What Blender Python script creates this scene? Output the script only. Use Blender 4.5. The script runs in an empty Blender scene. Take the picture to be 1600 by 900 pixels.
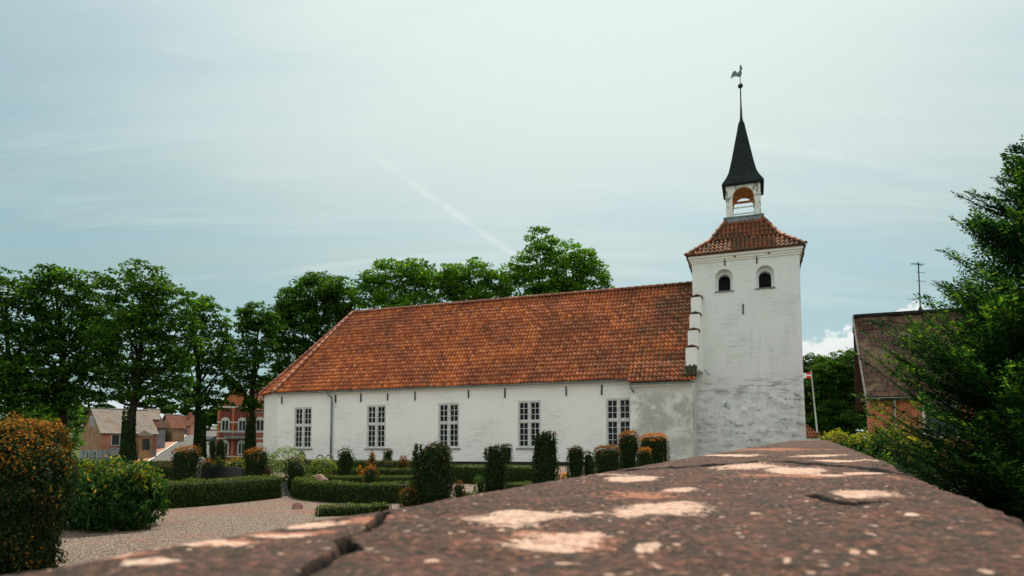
import bpy, bmesh, math, random
import numpy as np
from mathutils import Vector, Matrix
random.seed(7); RNG = np.random.default_rng(7)
S = bpy.context.scene
COL = S.collection
R = math.radians

# ------------------------------------------------------------------ camera
FPX, Y0, PITCH, CZ = 1030.0, 635.0, 0.07, 1.0        # focal length and optical centre of the photograph (1600 px wide)
cam_d = bpy.data.cameras.new('camera'); cam = bpy.data.objects.new('camera', cam_d); COL.objects.link(cam)
cam.location = (0, 0, CZ); cam.rotation_euler = (math.pi/2 + PITCH, 0, 0)
cam_d.sensor_width = 36; cam_d.lens = FPX/1600*36; cam_d.shift_y = (Y0-450)/1600
cam_d.clip_start = 0.02; cam_d.clip_end = 6000
cam_d.dof.use_dof = True; cam_d.dof.focus_distance = 26; cam_d.dof.aperture_fstop = 8.0
S.camera = cam

# ------------------------------------------------------------------ light, sky, exposure
SUN_AZ, SUN_EL = R(9), R(60)        # azimuth clockwise from +Y
SUN_DIR = Vector((math.sin(SUN_AZ)*math.cos(SUN_EL), math.cos(SUN_AZ)*math.cos(SUN_EL), math.sin(SUN_EL)))
sun_d = bpy.data.lights.new('sun', 'SUN'); sun = bpy.data.objects.new('sun', sun_d); COL.objects.link(sun)
sun_d.energy = 4.9; sun_d.angle = R(0.6); sun_d.color = (1.0, 0.90, 0.76)
sun.rotation_euler = (-SUN_DIR).to_track_quat('-Z', 'Y').to_euler(); sun.location = (0, 60, 80)
S.view_settings.view_transform = 'Standard'; S.view_settings.look = 'None'
S.view_settings.exposure = 0.08; S.view_settings.gamma = 1.0; S.view_settings.use_curve_mapping = False

class NT:
    """small node-tree helper"""
    def __init__(s, tree):
        s.t = tree; s.t.nodes.clear()
    def n(s, typ, ins=None, **kw):
        nd = s.t.nodes.new(typ)
        for k, v in kw.items(): setattr(nd, k, v)
        for k, v in (ins or {}).items():
            sock = nd.inputs[k]
            if isinstance(v, bpy.types.NodeSocket): s.t.links.new(v, sock)
            else: sock.default_value = v
        return nd
    def link(s, a, b): s.t.links.new(a, b)
    def math(s, op, a, b=0.0, c=0.0, clamp=False):
        nd = s.n('ShaderNodeMath', {0: a, 1: b, 2: c}, operation=op, use_clamp=clamp); return nd.outputs[0]
    def vmath(s, op, a, b=(0, 0, 0)):
        nd = s.n('ShaderNodeVectorMath', {0: a, 1: b}, operation=op)
        return nd.outputs['Value'] if op in ('DOT_PRODUCT', 'LENGTH') else nd.outputs['Vector']
    def mix(s, f, a, b, blend='MIX'):
        nd = s.n('ShaderNodeMix', data_type='RGBA', blend_type=blend)
        for k, v in ((0, f), (6, a), (7, b)):
            if isinstance(v, bpy.types.NodeSocket): s.t.links.new(v, nd.inputs[k])
            else: nd.inputs[k].default_value = v if k == 0 else (tuple(v)+(1,) if len(v) == 3 else v)
        return nd.outputs[2]
    def ramp(s, f, stops, interp='LINEAR'):
        nd = s.n('ShaderNodeValToRGB', {0: f}); cr = nd.color_ramp; cr.interpolation = interp
        while len(cr.elements) < len(stops): cr.elements.new(0.5)
        for e, (p, c) in zip(cr.elements, stops):
            e.position = p; e.color = tuple(c)+(1,) if not isinstance(c, (int, float)) else (c, c, c, 1)
        return nd.outputs[0]
    def noise(s, vec, scale, detail=4, rough=0.55, dist=0.0):
        return s.n('ShaderNodeTexNoise', {'Vector': vec, 'Scale': scale, 'Detail': detail, 'Roughness': rough, 'Distortion': dist}).outputs[0]
    def mapping(s, vec, scale=(1, 1, 1), loc=(0, 0, 0), rot=(0, 0, 0)):
        return s.n('ShaderNodeMapping', {'Vector': vec, 'Scale': scale, 'Location': loc, 'Rotation': rot}).outputs[0]
    def maprange(s, v, a, b, c=0.0, d=1.0, smooth=True):
        return s.n('ShaderNodeMapRange', {0: v, 1: a, 2: b, 3: c, 4: d}, interpolation_type='SMOOTHSTEP' if smooth else 'LINEAR').outputs[0]

def build_world():
    w = bpy.data.worlds.new('World'); S.world = w; w.use_nodes = True
    t = NT(w.node_tree)
    out = t.n('ShaderNodeOutputWorld'); bg = t.n('ShaderNodeBackground'); t.link(bg.outputs[0], out.inputs[0])
    bg.inputs[1].default_value = 0.1
    sky = t.n('ShaderNodeTexSky', sky_type='NISHITA', sun_disc=False)
    sky.sun_elevation = SUN_EL; sky.sun_rotation = SUN_AZ; sky.air_density = 1.0; sky.dust_density = 1.5; sky.ozone_density = 1.2
    d = t.n('ShaderNodeTexCoord').outputs['Generated']
    d = t.vmath('NORMALIZE', d)
    sep = t.n('ShaderNodeSeparateXYZ', {0: d})
    zc = t.math('MAXIMUM', sep.outputs[2], 0.03)
    zc2 = t.math('ADD', zc, 0.12)
    px = t.math('DIVIDE', sep.outputs[0], zc2); py = t.math('DIVIDE', sep.outputs[1], zc2)
    pl = t.n('ShaderNodeCombineXYZ', {0: px, 1: py, 2: 0.0}).outputs[0]
    # thin high cloud in long soft streaks
    m1 = t.mapping(pl, scale=(0.45, 1.25, 1), rot=(0, 0, R(-28)), loc=(0.4, 0.0, 0))
    n1 = t.noise(m1, 1.1, 6, 0.5, 0.35)
    m2 = t.mapping(pl, scale=(0.9, 4.0, 1), rot=(0, 0, R(-24)), loc=(3.1, 1.0, 2.0))
    n2 = t.noise(m2, 1.3, 7, 0.6, 0.6)
    n = t.math('ADD', t.math('MULTIPLY', n1, 0.75), t.math('MULTIPLY', n2, 0.40))
    n = t.math('SUBTRACT', n, 0.075)
    sd = t.vmath('DOT_PRODUCT', d, tuple(SUN_DIR))
    near = t.maprange(sd, 0.60, 1.0, 0.0, 0.36)
    cl = t.maprange(t.math('ADD', n, near), 0.38, 0.72, 0.62, 1.0)
    cloud = t.mix(t.maprange(sd, 0.52, 0.95, 0, 1), (3.5, 4.9, 5.0), (7.6, 8.5, 8.2))
    back = t.maprange(sep.outputs[1], 0.12, -0.55, 0, 1)
    skyc = t.mix(1.0, sky.outputs[0], (0.92, 1.16, 1.04), 'MULTIPLY')
    c = t.mix(cl, skyc, cloud)
    m3 = t.mapping(pl, scale=(0.55, 3.2, 1), rot=(0, 0, R(-20)), loc=(1.7, 0.3, 5.0))
    veil = t.math('MULTIPLY', t.maprange(t.noise(m3, 1.5, 8, 0.62, 0.8), 0.45, 0.72), t.maprange(n1, 0.34, 0.6, 0.25, 1))
    c = t.mix(t.math('MULTIPLY', veil, 0.34), c, (7.3, 8.0, 7.9))
    c = t.mix(back, c, (9.3, 9.7, 9.2))  # added brighter sky behind the camera, fills the shaded church walls
    # contrail: thin band round a great circle
    def trail(nrm, width, a0, a1, along, amt, c):
        v = t.vmath('DOT_PRODUCT', t.vmath('ADD', d, t.vmath('MULTIPLY', t.n('ShaderNodeTexNoise', {'Vector': d, 'Scale': 9.0, 'Detail': 5.0}).outputs['Color'], (0.012, 0.012, 0.012))), nrm)
        v = t.math('ABSOLUTE', t.math('SUBTRACT', v, 0.006*(nrm[0]+nrm[1]+nrm[2])))
        band = t.maprange(v, 0.0, width, 1.0, 0.0)
        al = t.vmath('DOT_PRODUCT', d, along)
        band = t.math('MULTIPLY', band, t.maprange(al, a0, a1, 0, 1))
        band = t.math('MULTIPLY', band, t.maprange(t.noise(d, 22, 4, 0.6), 0.3, 0.65, 0.3, 1))
        return t.mix(t.math('MULTIPLY', band, amt), c, (8.3, 8.8, 8.6))
    def pdir(x, y):
        v = Vector(((x-800)/FPX, math.cos(PITCH) - math.sin(PITCH)*(Y0-y)/FPX, math.sin(PITCH) + math.cos(PITCH)*(Y0-y)/FPX)); return v.normalized()
    a, b = pdir(640, 285), pdir(800, 395); nn = a.cross(b).normalized(); mid = ((a+b)/2).normalized()
    c = trail(tuple(nn), 0.008, 0.985, 0.997, tuple(mid), 0.38, c)
    a, b = pdir(1200, 228), pdir(1385, 258); nn = a.cross(b).normalized(); mid = ((a+b)/2).normalized()
    c = trail(tuple(nn), 0.012, 0.985, 0.997, tuple(mid), 0.18, c)
    # cumulus heads low over the horizon
    q = pdir(1320, 560)
    az = t.vmath('DOT_PRODUCT', d, tuple(q))
    amask = t.maprange(az, 0.955, 0.995, 0, 1)
    nb = t.noise(d, 11.0, 8, 0.62)
    h = t.math('ADD', t.math('MULTIPLY', nb, 0.26), t.math('MULTIPLY', amask, 0.095))
    fac = t.maprange(t.math('SUBTRACT', h, sep.outputs[2]), 0.050, 0.064, 0, 1)
    ccol = t.mix(t.maprange(t.math('ADD', sep.outputs[2], t.math('MULTIPLY', t.noise(d, 24, 6, 0.6), 0.12)), 0.12, 0.26), (6.6, 7.3, 7.5), (8.9, 9.0, 8.7))
    c = t.mix(fac, c, ccol)
    t.link(c, bg.inputs[0])
build_world()

# ------------------------------------------------------------------ projection helpers (where things stand)
_F = Vector((0, math.cos(PITCH), math.sin(PITCH))); _U = Vector((0, -math.sin(PITCH), math.cos(PITCH)))
def ray(x, y): return Vector((1, 0, 0))*((x-800)/FPX) + _U*((Y0-y)/FPX) + _F
def at(x, y, d): return Vector((0, 0, CZ)) + ray(x, y)*d
def sstep(a, b, v):
    t = np.clip((np.asarray(v, float)-a)/(b-a), 0, 1); return t*t*(3-2*t)
def terrain(x, y):
    x = np.asarray(x, float); y = np.asarray(y, float)
    z = 0.33*sstep(12, 32, y) - 0.66*sstep(50, 80, y)*sstep(10, -12, x)
    yy = np.clip(y, 88, 232) - 88
    z = z + (0.076*yy)*sstep(10, -22, x)*(0.15+0.85*sstep(86, 104, y))
    return z
def tz(x, y): return float(terrain(x, y))
def ground_at(px, d):
    v = at(px, 700, d); return v.x, v.y, tz(v.x, v.y)

# value noise
_perm = RNG.random(4096)
def vnoise(p, scale=1.0, seed=0):
    q = np.asarray(p)*scale; i = np.floor(q).astype(np.int64); f = q-i; f = f*f*(3-2*f)
    def h(a, b, c): return _perm[(a*73856093 ^ b*19349663 ^ (c+seed)*83492791) & 4095]
    r = 0
    for dx in (0, 1):
        for dy in (0, 1):
            for dz in (0, 1):
                w = (f[..., 0] if dx else 1-f[..., 0])*(f[..., 1] if dy else 1-f[..., 1])*(f[..., 2] if dz else 1-f[..., 2])
                r = r + w*h(i[..., 0]+dx, i[..., 1]+dy, i[..., 2]+dz)
    return r

# ------------------------------------------------------------------ object helpers
def mesh_obj(name, verts, faces, mat, parent=None, smooth=False, col=None, uv=None):
    me = bpy.data.meshes.new(name)
    V = np.asarray(verts, np.float32).reshape(-1, 3)
    if isinstance(faces, np.ndarray):
        n, k = faces.shape
        me.vertices.add(len(V)); me.vertices.foreach_set('co', V.ravel())
        me.loops.add(n*k); me.loops.foreach_set('vertex_index', faces.astype(np.int32).ravel())
        me.polygons.add(n); me.polygons.foreach_set('loop_start', np.arange(0, n*k, k, dtype=np.int32))
        me.update(calc_edges=True)
    else:
        me.from_pydata(V.tolist(), [], faces)
    if smooth: me.polygons.foreach_set('use_smooth', np.ones(len(me.polygons), bool))
    if col is not None:
        a = me.color_attributes.new('col', 'FLOAT_COLOR', 'POINT')
        c = np.ones((len(V), 4), np.float32); c[:, :3] = np.asarray(col, np.float32); a.data.foreach_set('color', c.ravel())
    if uv is not None:
        l = me.uv_layers.new(name='UVMap'); li = np.empty(len(me.loops), np.int32); me.loops.foreach_get('vertex_index', li)
        l.data.foreach_set('uv', np.asarray(uv, np.float32)[li].ravel())
    me.validate(); me.update()
    if mat: me.materials.append(mat)
    o = bpy.data.objects.new(name, me); COL.objects.link(o)
    if parent: o.parent = parent
    return o
def tag(o, label=None, cat=None, group=None, kind=None):
    if label: o['label'] = label
    if cat: o['category'] = cat
    if group: o['group'] = group
    if kind: o['kind'] = kind
    return o
def empty(name, loc=(0, 0, 0), rz=0.0):
    o = bpy.data.objects.new(name, None); COL.objects.link(o); o.location = loc; o.rotation_euler = (0, 0, rz); o.empty_display_size = 0.3
    return o

class MB:
    """collects simple solids into one mesh"""
    def __init__(s): s.v = []; s.f = []
    def add(s, v, f):
        k = len(s.v); s.v += [tuple(p) for p in v]; s.f += [tuple(i+k for i in q) for q in f]; return s
    def box(s, x0, x1, y0, y1, z0, z1):
        return s.add([(x0, y0, z0), (x1, y0, z0), (x1, y1, z0), (x0, y1, z0), (x0, y0, z1), (x1, y0, z1), (x1, y1, z1), (x0, y1, z1)],
                     [(0, 3, 2, 1), (4, 5, 6, 7), (0, 1, 5, 4), (1, 2, 6, 5), (2, 3, 7, 6), (3, 0, 4, 7)])
    def prism(s, poly, axis, a, b):
        """poly: 2-D outline; axis 'y': (x,z) swept in y; 'x': (y,z) swept in x; 'z': (x,y) swept in z"""
        n = len(poly)
        def P(p, t): return {'y': (p[0], t, p[1]), 'x': (t, p[0], p[1]), 'z': (p[0], p[1], t)}[axis]
        v = [P(p, a) for p in poly]+[P(p, b) for p in poly]
        return s.add(v, [tuple(range(n))[::-1], tuple(range(n, 2*n))]+[(i, (i+1) % n, n+(i+1) % n, n+i) for i in range(n)])
    def tube(s, pts, rad, k=8, cap=True):
        pts = [Vector(p) for p in pts]; n = len(pts)
        if not hasattr(rad, '__len__'): rad = [rad]*n
        v = []; f = []
        for i, p in enumerate(pts):
            t = (pts[min(i+1, n-1)]-pts[max(i-1, 0)]).normalized()
            a = t.cross(Vector((0, 0, 1)) if abs(t.z) < 0.9 else Vector((1, 0, 0))).normalized(); b = t.cross(a)
            for j in range(k):
                g = 2*math.pi*j/k; v.append(p+(a*math.cos(g)+b*math.sin(g))*rad[i])
        for i in range(n-1):
            for j in range(k): f.append((i*k+j, i*k+(j+1) % k, (i+1)*k+(j+1) % k, (i+1)*k+j))
        if cap: f.append(tuple(range(k))[::-1]); f.append(tuple((n-1)*k+j for j in range(k)))
        return s.add(v, f)
    def lathe(s, prof, cx, cy, k=20, sq=False):
        v = []; f = []
        for r, z in prof:
            for j in range(k):
                g = 2*math.pi*j/k; v.append((cx+r*math.cos(g), cy+r*math.sin(g), z))
        for i in range(len(prof)-1):
            for j in range(k): f.append((i*k+j, i*k+(j+1) % k, (i+1)*k+(j+1) % k, (i+1)*k+j))
        return s.add(v, f)
    def build(s, name, mat, parent=None, smooth=False, bevel=0.0):
        o = mesh_obj(name, s.v, s.f, mat, parent, smooth)
        bm = bmesh.new(); bm.from_mesh(o.data); bmesh.ops.recalc_face_normals(bm, faces=bm.faces)
        if bevel: bmesh.ops.bevel(bm, geom=bm.edges[:], offset=bevel, segments=2, affect='EDGES', clamp_overlap=True)
        bm.to_mesh(o.data); bm.free()
        return o

# ------------------------------------------------------------------ materials
MATS = {}
def new_mat(name):
    m = bpy.data.materials.new(name); m.use_nodes = True; t = NT(m.node_tree)
    out = t.n('ShaderNodeOutputMaterial'); MATS[name] = m
    return m, t, out
def principled(t, out, base, rough=0.8, bump=None, bstr=0.3, bdist=0.02, spec=0.3, metal=0.0):
    p = t.n('ShaderNodeBsdfPrincipled', {'Roughness': rough, 'Specular IOR Level': spec, 'Metallic': metal})
    if isinstance(base, bpy.types.NodeSocket): t.link(base, p.inputs['Base Color'])
    else: p.inputs['Base Color'].default_value = tuple(base)+(1,)
    if bump is not None:
        b = t.n('ShaderNodeBump', {'Strength': bstr, 'Distance': bdist, 'Height': bump}); t.link(b.outputs[0], p.inputs['Normal'])
    t.link(p.outputs[0], out.inputs[0]); return p
def simple(name, col, rough=0.7, var=0.25, scale=6.0, spec=0.3, bstr=0.25, metal=0.0):
    m, t, out = new_mat(name); oc = t.n('ShaderNodeTexCoord').outputs['Object']
    n = t.noise(oc, scale, 5, 0.6); c2 = tuple(max(0, c*(1-var)) for c in col); c3 = tuple(min(1, c*(1+var*0.6)) for c in col)
    principled(t, out, t.mix(t.maprange(n, 0.3, 0.7), c2, c3), rough, t.noise(oc, scale*6, 4), bstr, 0.01, spec, metal)
    return m
simple('iron', (0.025, 0.03, 0.032), 0.6, 0.4); simple('zinc', (0.17, 0.23, 0.24), 0.45, 0.3, 3, 0.5); simple('tar', (0.012, 0.013, 0.014), 0.7, 0.3)
simple('copper_green', (0.13, 0.21, 0.17), 0.6, 0.3, 9); simple('frame_white', (0.55, 0.57, 0.55), 0.55, 0.22, 5); simple('pale_wood', (0.50, 0.50, 0.45), 0.7, 0.35, 2.5)
simple('bark', (0.035, 0.03, 0.022), 0.9, 0.45, 3, 0.1, 0.8); simple('dark_board', (0.06, 0.022, 0.014), 0.7, 0.3, 4)
simple('polished_black', (0.012, 0.014, 0.016), 0.25, 0.3, 5, 0.5, 0.05); simple('grey_stone', (0.22, 0.22, 0.21), 0.8, 0.35, 7); simple('pink_stone', (0.34, 0.20, 0.16), 0.85, 0.35, 7, 0.2, 0.7)
simple('asphalt', (0.12, 0.118, 0.112), 0.9, 0.18, 1.2, 0.2); simple('kerb', (0.62, 0.60, 0.56), 0.8, 0.15, 3); simple('pavement', (0.38, 0.20, 0.14), 0.85, 0.25, 2.0)
simple('tan_render', (0.30, 0.18, 0.10), 0.85, 0.3, 0.6); simple('pink_render', (0.33, 0.15, 0.10), 0.85, 0.25, 0.8); simple('grey_render', (0.22, 0.24, 0.26), 0.85, 0.3, 0.8)
simple('white_trim', (0.50, 0.49, 0.45), 0.7, 0.15); simple('dark_window', (0.018, 0.022, 0.025), 0.15, 0.4, 1.0, 0.5, 0.02); simple('steel', (0.35, 0.36, 0.36), 0.4, 0.15, 3, 0.5, 0.05, 0.6)
simple('flag_red', (0.62, 0.025, 0.03), 0.8, 0.1); simple('flag_white', (0.8, 0.8, 0.78), 0.8, 0.05); simple('flower', (0.75, 0.20, 0.02), 0.7, 0.3, 30)
simple('car_paint', (0.03, 0.035, 0.045), 0.25, 0.1, 2, 0.6, 0.02); simple('rubber', (0.015, 0.015, 0.015), 0.8, 0.2); simple('ochre_paint', (0.55, 0.20, 0.07), 0.7, 0.2, 2)
simple('rust_metal', (0.13, 0.055, 0.03), 0.7, 0.4, 12); simple('interior_dark', (0.01, 0.01, 0.012), 0.9, 0.2)

def m_whitewash(name, base=(0.83, 0.84, 0.82), dirt=0.5, stones=False, grime=False):
    m, t, out = new_mat(name); oc = t.n('ShaderNodeTexCoord').outputs['Object']; sp = t.n('ShaderNodeSeparateXYZ', {0: oc})
    br = t.n('ShaderNodeTexBrick', {'Vector': t.n('ShaderNodeCombineXYZ', {0: t.math('ADD', sp.outputs[0], sp.outputs[1]), 1: sp.outputs[2], 2: 0.0}).outputs[0],
        'Scale': 1.0, 'Mortar Size': 0.012, 'Mortar Smooth': 0.6, 'Bias': 0.0, 'Brick Width': 0.26, 'Row Height': 0.082, 'Color1': (1, 1, 1, 1), 'Color2': (0.75, 0.75, 0.75, 1), 'Mortar': (0, 0, 0, 1)})
    big = t.noise(oc, 0.55, 5, 0.62)
    streak = t.noise(t.mapping(oc, scale=(0.8, 0.8, 12.0)), 1.5, 7, 0.72, 0.2)
    fine = t.noise(oc, 14, 6, 0.7)
    low = t.maprange(sp.outputs[2], 0.3, 3.4, 1.0, 0.0)
    # dirt: horizontal grey-black streaks along the courses where the wash has worn
    gz = t.math('ADD', t.math('MULTIPLY', big, 0.9), t.math('MULTIPLY', low, 0.16))
    d1 = t.math('MULTIPLY', t.maprange(gz, 0.43, 0.62), t.maprange(streak, 0.49, 0.62))
    c = t.mix(t.maprange(fine, 0.3, 0.75), base, tuple(b*0.92 for b in base))
    c = t.mix(t.maprange(big, 0.35, 0.7, 0, 0.45), c, (base[0]*0.86, base[1]*0.89, base[2]*0.88))
    c = t.mix(t.math('MULTIPLY', t.math('SUBTRACT', 1.0, br.outputs['Fac']), 0.0), c, c)
    c = t.mix(t.math('MULTIPLY', d1, dirt), c, (0.20, 0.205, 0.19))
    bump = t.math('ADD', t.math('MULTIPLY', br.outputs['Color'], 0.6), t.math('MULTIPLY', fine, 0.5))
    bs, bd = 0.55, 0.012
    # warm rust wash under the eaves
    if grime:
        g = t.math('MULTIPLY', t.maprange(t.noise(t.mapping(oc, loc=(3, 0, 1)), 0.9, 8, 0.68, 0.4), 0.40, 0.60), t.maprange(sp.outputs[2], 0.6, 2.6, 0.75, 1.0))
        g = t.math('MULTIPLY', g, t.maprange(sp.outputs[2], 3.4, 4.3, 1.0, 0.12))
        c = t.mix(t.math('MULTIPLY', g, t.maprange(fine, 0.2, 0.7, 0.45, 0.9)), c, (0.30, 0.31, 0.285))
        r = t.math('MULTIPLY', t.maprange(sp.outputs[2], 4.0, 4.33, 0, 1), t.maprange(t.noise(oc, 3, 3), 0.45, 0.62))
        c = t.mix(t.math('MULTIPLY', r, 0.6), c, (0.45, 0.30, 0.14))
    if stones:
        vo = t.n('ShaderNodeTexVoronoi', {'Vector': t.vmath('ADD', t.mapping(oc, scale=(1, 1, 1.5)), t.vmath('MULTIPLY', t.n('ShaderNodeTexNoise', {'Vector': oc, 'Scale': 2.0, 'Detail': 3.0}).outputs['Color'], (0.5, 0.5, 0.5))), 'Scale': 1.5}, feature='SMOOTH_F1')
        lowm = t.maprange(t.math('ADD', sp.outputs[2], t.math('MULTIPLY', big, 1.2)), 4.2, 4.9, 1.0, 0.0)
        sb = t.math('MULTIPLY', t.maprange(vo.outputs[0], 0.1, 0.6, 1.0, 0.0), 1.0)
        sb = t.math('ADD', sb, t.math('MULTIPLY', t.noise(oc, 5, 5, 0.6), 0.5))
        bumpm = t.n('ShaderNodeMix', {0: lowm, 2: t.math('MULTIPLY', bump, 0.35), 3: t.math('MULTIPLY', sb, 3.0)}, data_type='FLOAT').outputs[0]
        bump = bumpm; bs, bd = 0.8, 0.035
        # black grime caught on the stones' shoulders
        k = t.math('MULTIPLY', t.maprange(t.noise(t.mapping(oc, scale=(1, 1, 1.9)), 1.9, 8, 0.72, 0.8), 0.545, 0.64), lowm)
        k = t.math('MULTIPLY', k, t.maprange(t.noise(oc, 9, 5, 0.7), 0.36, 0.6))
        c = t.mix(t.math('MULTIPLY', k, 0.85), c, (0.06, 0.068, 0.062))
        line = t.math('MULTIPLY', t.maprange(t.math('ABSOLUTE', t.math('SUBTRACT', t.math('ADD', sp.outputs[2], t.math('MULTIPLY', big, 0.5)), 4.45)), 0.0, 0.7, 1.0, 0.0), t.maprange(t.noise(t.mapping(oc, scale=(0.7, 1, 3), loc=(1.5, 0, 0)), 1.6, 7, 0.7), 0.47, 0.62))
        c = t.mix(t.math('MULTIPLY', line, 0.6), c, (0.10, 0.11, 0.10))
        v2 = t.math('MULTIPLY', t.maprange(t.noise(t.mapping(oc, scale=(1.6, 1.6, 0.35)), 1.5, 6, 0.65), 0.48, 0.68), t.maprange(sp.outputs[2], 4.0, 9.5, 1.0, 0.15))
        v2 = t.math('MULTIPLY', v2, t.maprange(streak, 0.4, 0.62, 0.25, 1))
        c = t.mix(t.math('MULTIPLY', v2, 0.5), c, (0.30, 0.33, 0.31))
    principled(t, out, c, 0.9, bump, bs, bd, 0.15)
    return m
m_whitewash('whitewash', dirt=0.4); m_whitewash('whitewash_tower', base=(0.77, 0.80, 0.785), dirt=0.38, stones=True); m_whitewash('whitewash_bay', base=(0.78, 0.785, 0.755), dirt=0.5, grime=True)
m_whitewash('whitewash_cornice', base=(0.80, 0.79, 0.73), dirt=0.12)

def m_pantile(name, moss=0.0, a=(0.64, 0.185, 0.048), b=(0.46, 0.11, 0.033), dark=(0.20, 0.065, 0.035)):
    m, t, out = new_mat(name); tc = t.n('ShaderNodeTexCoord'); uv = tc.outputs['UV']; oc = tc.outputs['Object']
    cell = t.vmath('FLOOR', uv); wn = t.n('ShaderNodeTexWhiteNoise', {'Vector': cell}, noise_dimensions='3D')
    c = t.ramp(wn.outputs['Value'], [(0.0, a), (0.30, tuple(x*0.9 for x in a)), (0.62, b), (0.90, tuple(x*0.8 for x in b)), (1.0, dark)])
    big = t.noise(oc, 0.5, 6, 0.65)
    c = t.mix(t.maprange(big, 0.36, 0.66, 0.0, 0.75), c, (0.17, 0.052, 0.028))
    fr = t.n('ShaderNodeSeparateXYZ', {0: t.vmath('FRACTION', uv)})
    val = t.maprange(t.math('ABSOLUTE', t.math('SUBTRACT', fr.outputs[0], 0.76)), 0.05, 0.24, 0.92, 0.0)  # valley dirt doubles as painted shading for the tile relief
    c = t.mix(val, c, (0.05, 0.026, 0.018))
    # lichen and soot spots, and a painted dark strip along the laps
    sp = t.math('MULTIPLY', t.maprange(t.noise(oc, 6, 8, 0.78), 0.53, 0.62), t.maprange(t.noise(oc, 0.8, 3), 0.36, 0.6, 0.25, 1.0))
    c = t.mix(t.math('MULTIPLY', sp, 0.85), c, (0.045, 0.034, 0.026))
    c = t.mix(t.maprange(fr.outputs[1], 0.80, 0.99, 0.0, 0.6), c, (0.045, 0.025, 0.018))
    if moss:
        x = t.n('ShaderNodeSeparateXYZ', {0: oc})
        mm = t.math('MULTIPLY', t.maprange(t.math('ADD', t.noise(oc, 1.3, 6, 0.7), t.maprange(x.outputs[0], -10.0, -3.3, -0.10, 0.14)), 0.55, 0.70), moss)
        c = t.mix(mm, c, (0.05, 0.048, 0.022))
    principled(t, out, c, 0.75, t.noise(oc, 40, 4, 0.6), 0.35, 0.01, 0.25)
    return m
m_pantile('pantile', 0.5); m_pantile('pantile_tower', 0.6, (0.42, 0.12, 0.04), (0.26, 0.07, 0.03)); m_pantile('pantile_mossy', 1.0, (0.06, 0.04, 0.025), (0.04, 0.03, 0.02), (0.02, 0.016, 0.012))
m_pantile('ridge_tile', 0.6, (0.40, 0.15, 0.08), (0.26, 0.09, 0.05), (0.10, 0.07, 0.05))

def m_shingle():
    m, t, out = new_mat('shingle'); oc = t.n('ShaderNodeTexCoord').outputs['Object']; sp = t.n('ShaderNodeSeparateXYZ', {0: oc})
    br = t.n('ShaderNodeTexBrick', {'Vector': t.n('ShaderNodeCombineXYZ', {0: t.math('ADD', sp.outputs[0], sp.outputs[1]), 1: sp.outputs[2], 2: 0.0}).outputs[0], 'Scale': 1.0,
        'Mortar Size': 0.012, 'Brick Width': 0.12, 'Row Height': 0.13, 'Color1': (0.022, 0.036, 0.034, 1), 'Color2': (0.012, 0.02, 0.02, 1), 'Mortar': (0.004, 0.006, 0.006, 1)})
    principled(t, out, br.outputs[0], 0.7, br.outputs[0], 1.0, 0.25, 0.15)
m_shingle()

def m_oldpost():
    m, t, out = new_mat('old_white_post'); oc = t.n('ShaderNodeTexCoord').outputs['Object']
    k = t.maprange(t.noise(t.mapping(oc, scale=(2.4, 2.4, 0.9)), 1.6, 7, 0.7), 0.50, 0.60)
    principled(t, out, t.mix(t.math('MULTIPLY', k, 0.85), (0.70, 0.70, 0.64), (0.05, 0.07, 0.055)), 0.8, t.noise(oc, 20, 4), 0.3, 0.01)
m_oldpost()

def m_glass():
    m, t, out = new_mat('window_glass'); oc = t.n('ShaderNodeTexCoord').outputs['Object']
    sp = t.n('ShaderNodeSeparateXYZ', {0: oc})
    cell = t.vmath('FLOOR', t.vmath('MULTIPLY', oc, (3.6, 1.0, 2.9)))
    wn = t.n('ShaderNodeTexWhiteNoise', {'Vector': cell}, noise_dimensions='3D')
    c = t.mix(wn.outputs['Value'], (0.003, 0.006, 0.007), (0.018, 0.028, 0.030))
    p = principled(t, out, c, 0.10, t.noise(t.mapping(oc, scale=(1, 1, 1)), 3.5, 3), 0.25, 0.03, 0.12)
    return m
m_glass()

def m_leaf(name, trans=0.46, gloss=0.05):
    m, t, out = new_mat(name)
    at_ = t.n('ShaderNodeAttribute', attribute_name='col').outputs['Color']
    p = t.n('ShaderNodeBsdfPrincipled', {'Base Color': at_, 'Roughness': 0.55, 'Specular IOR Level': gloss})
    tr = t.n('ShaderNodeBsdfTranslucent', {'Color': t.mix(1.0, at_, (1.5, 1.6, 0.45), 'MULTIPLY')})
    mx = t.n('ShaderNodeMixShader', {0: trans, 1: p.outputs[0], 2: tr.outputs[0]}); t.link(mx.outputs[0], out.inputs[0])
    return m
m_leaf('foliage'); m_leaf('needles', 0.20, 0.04)

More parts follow.
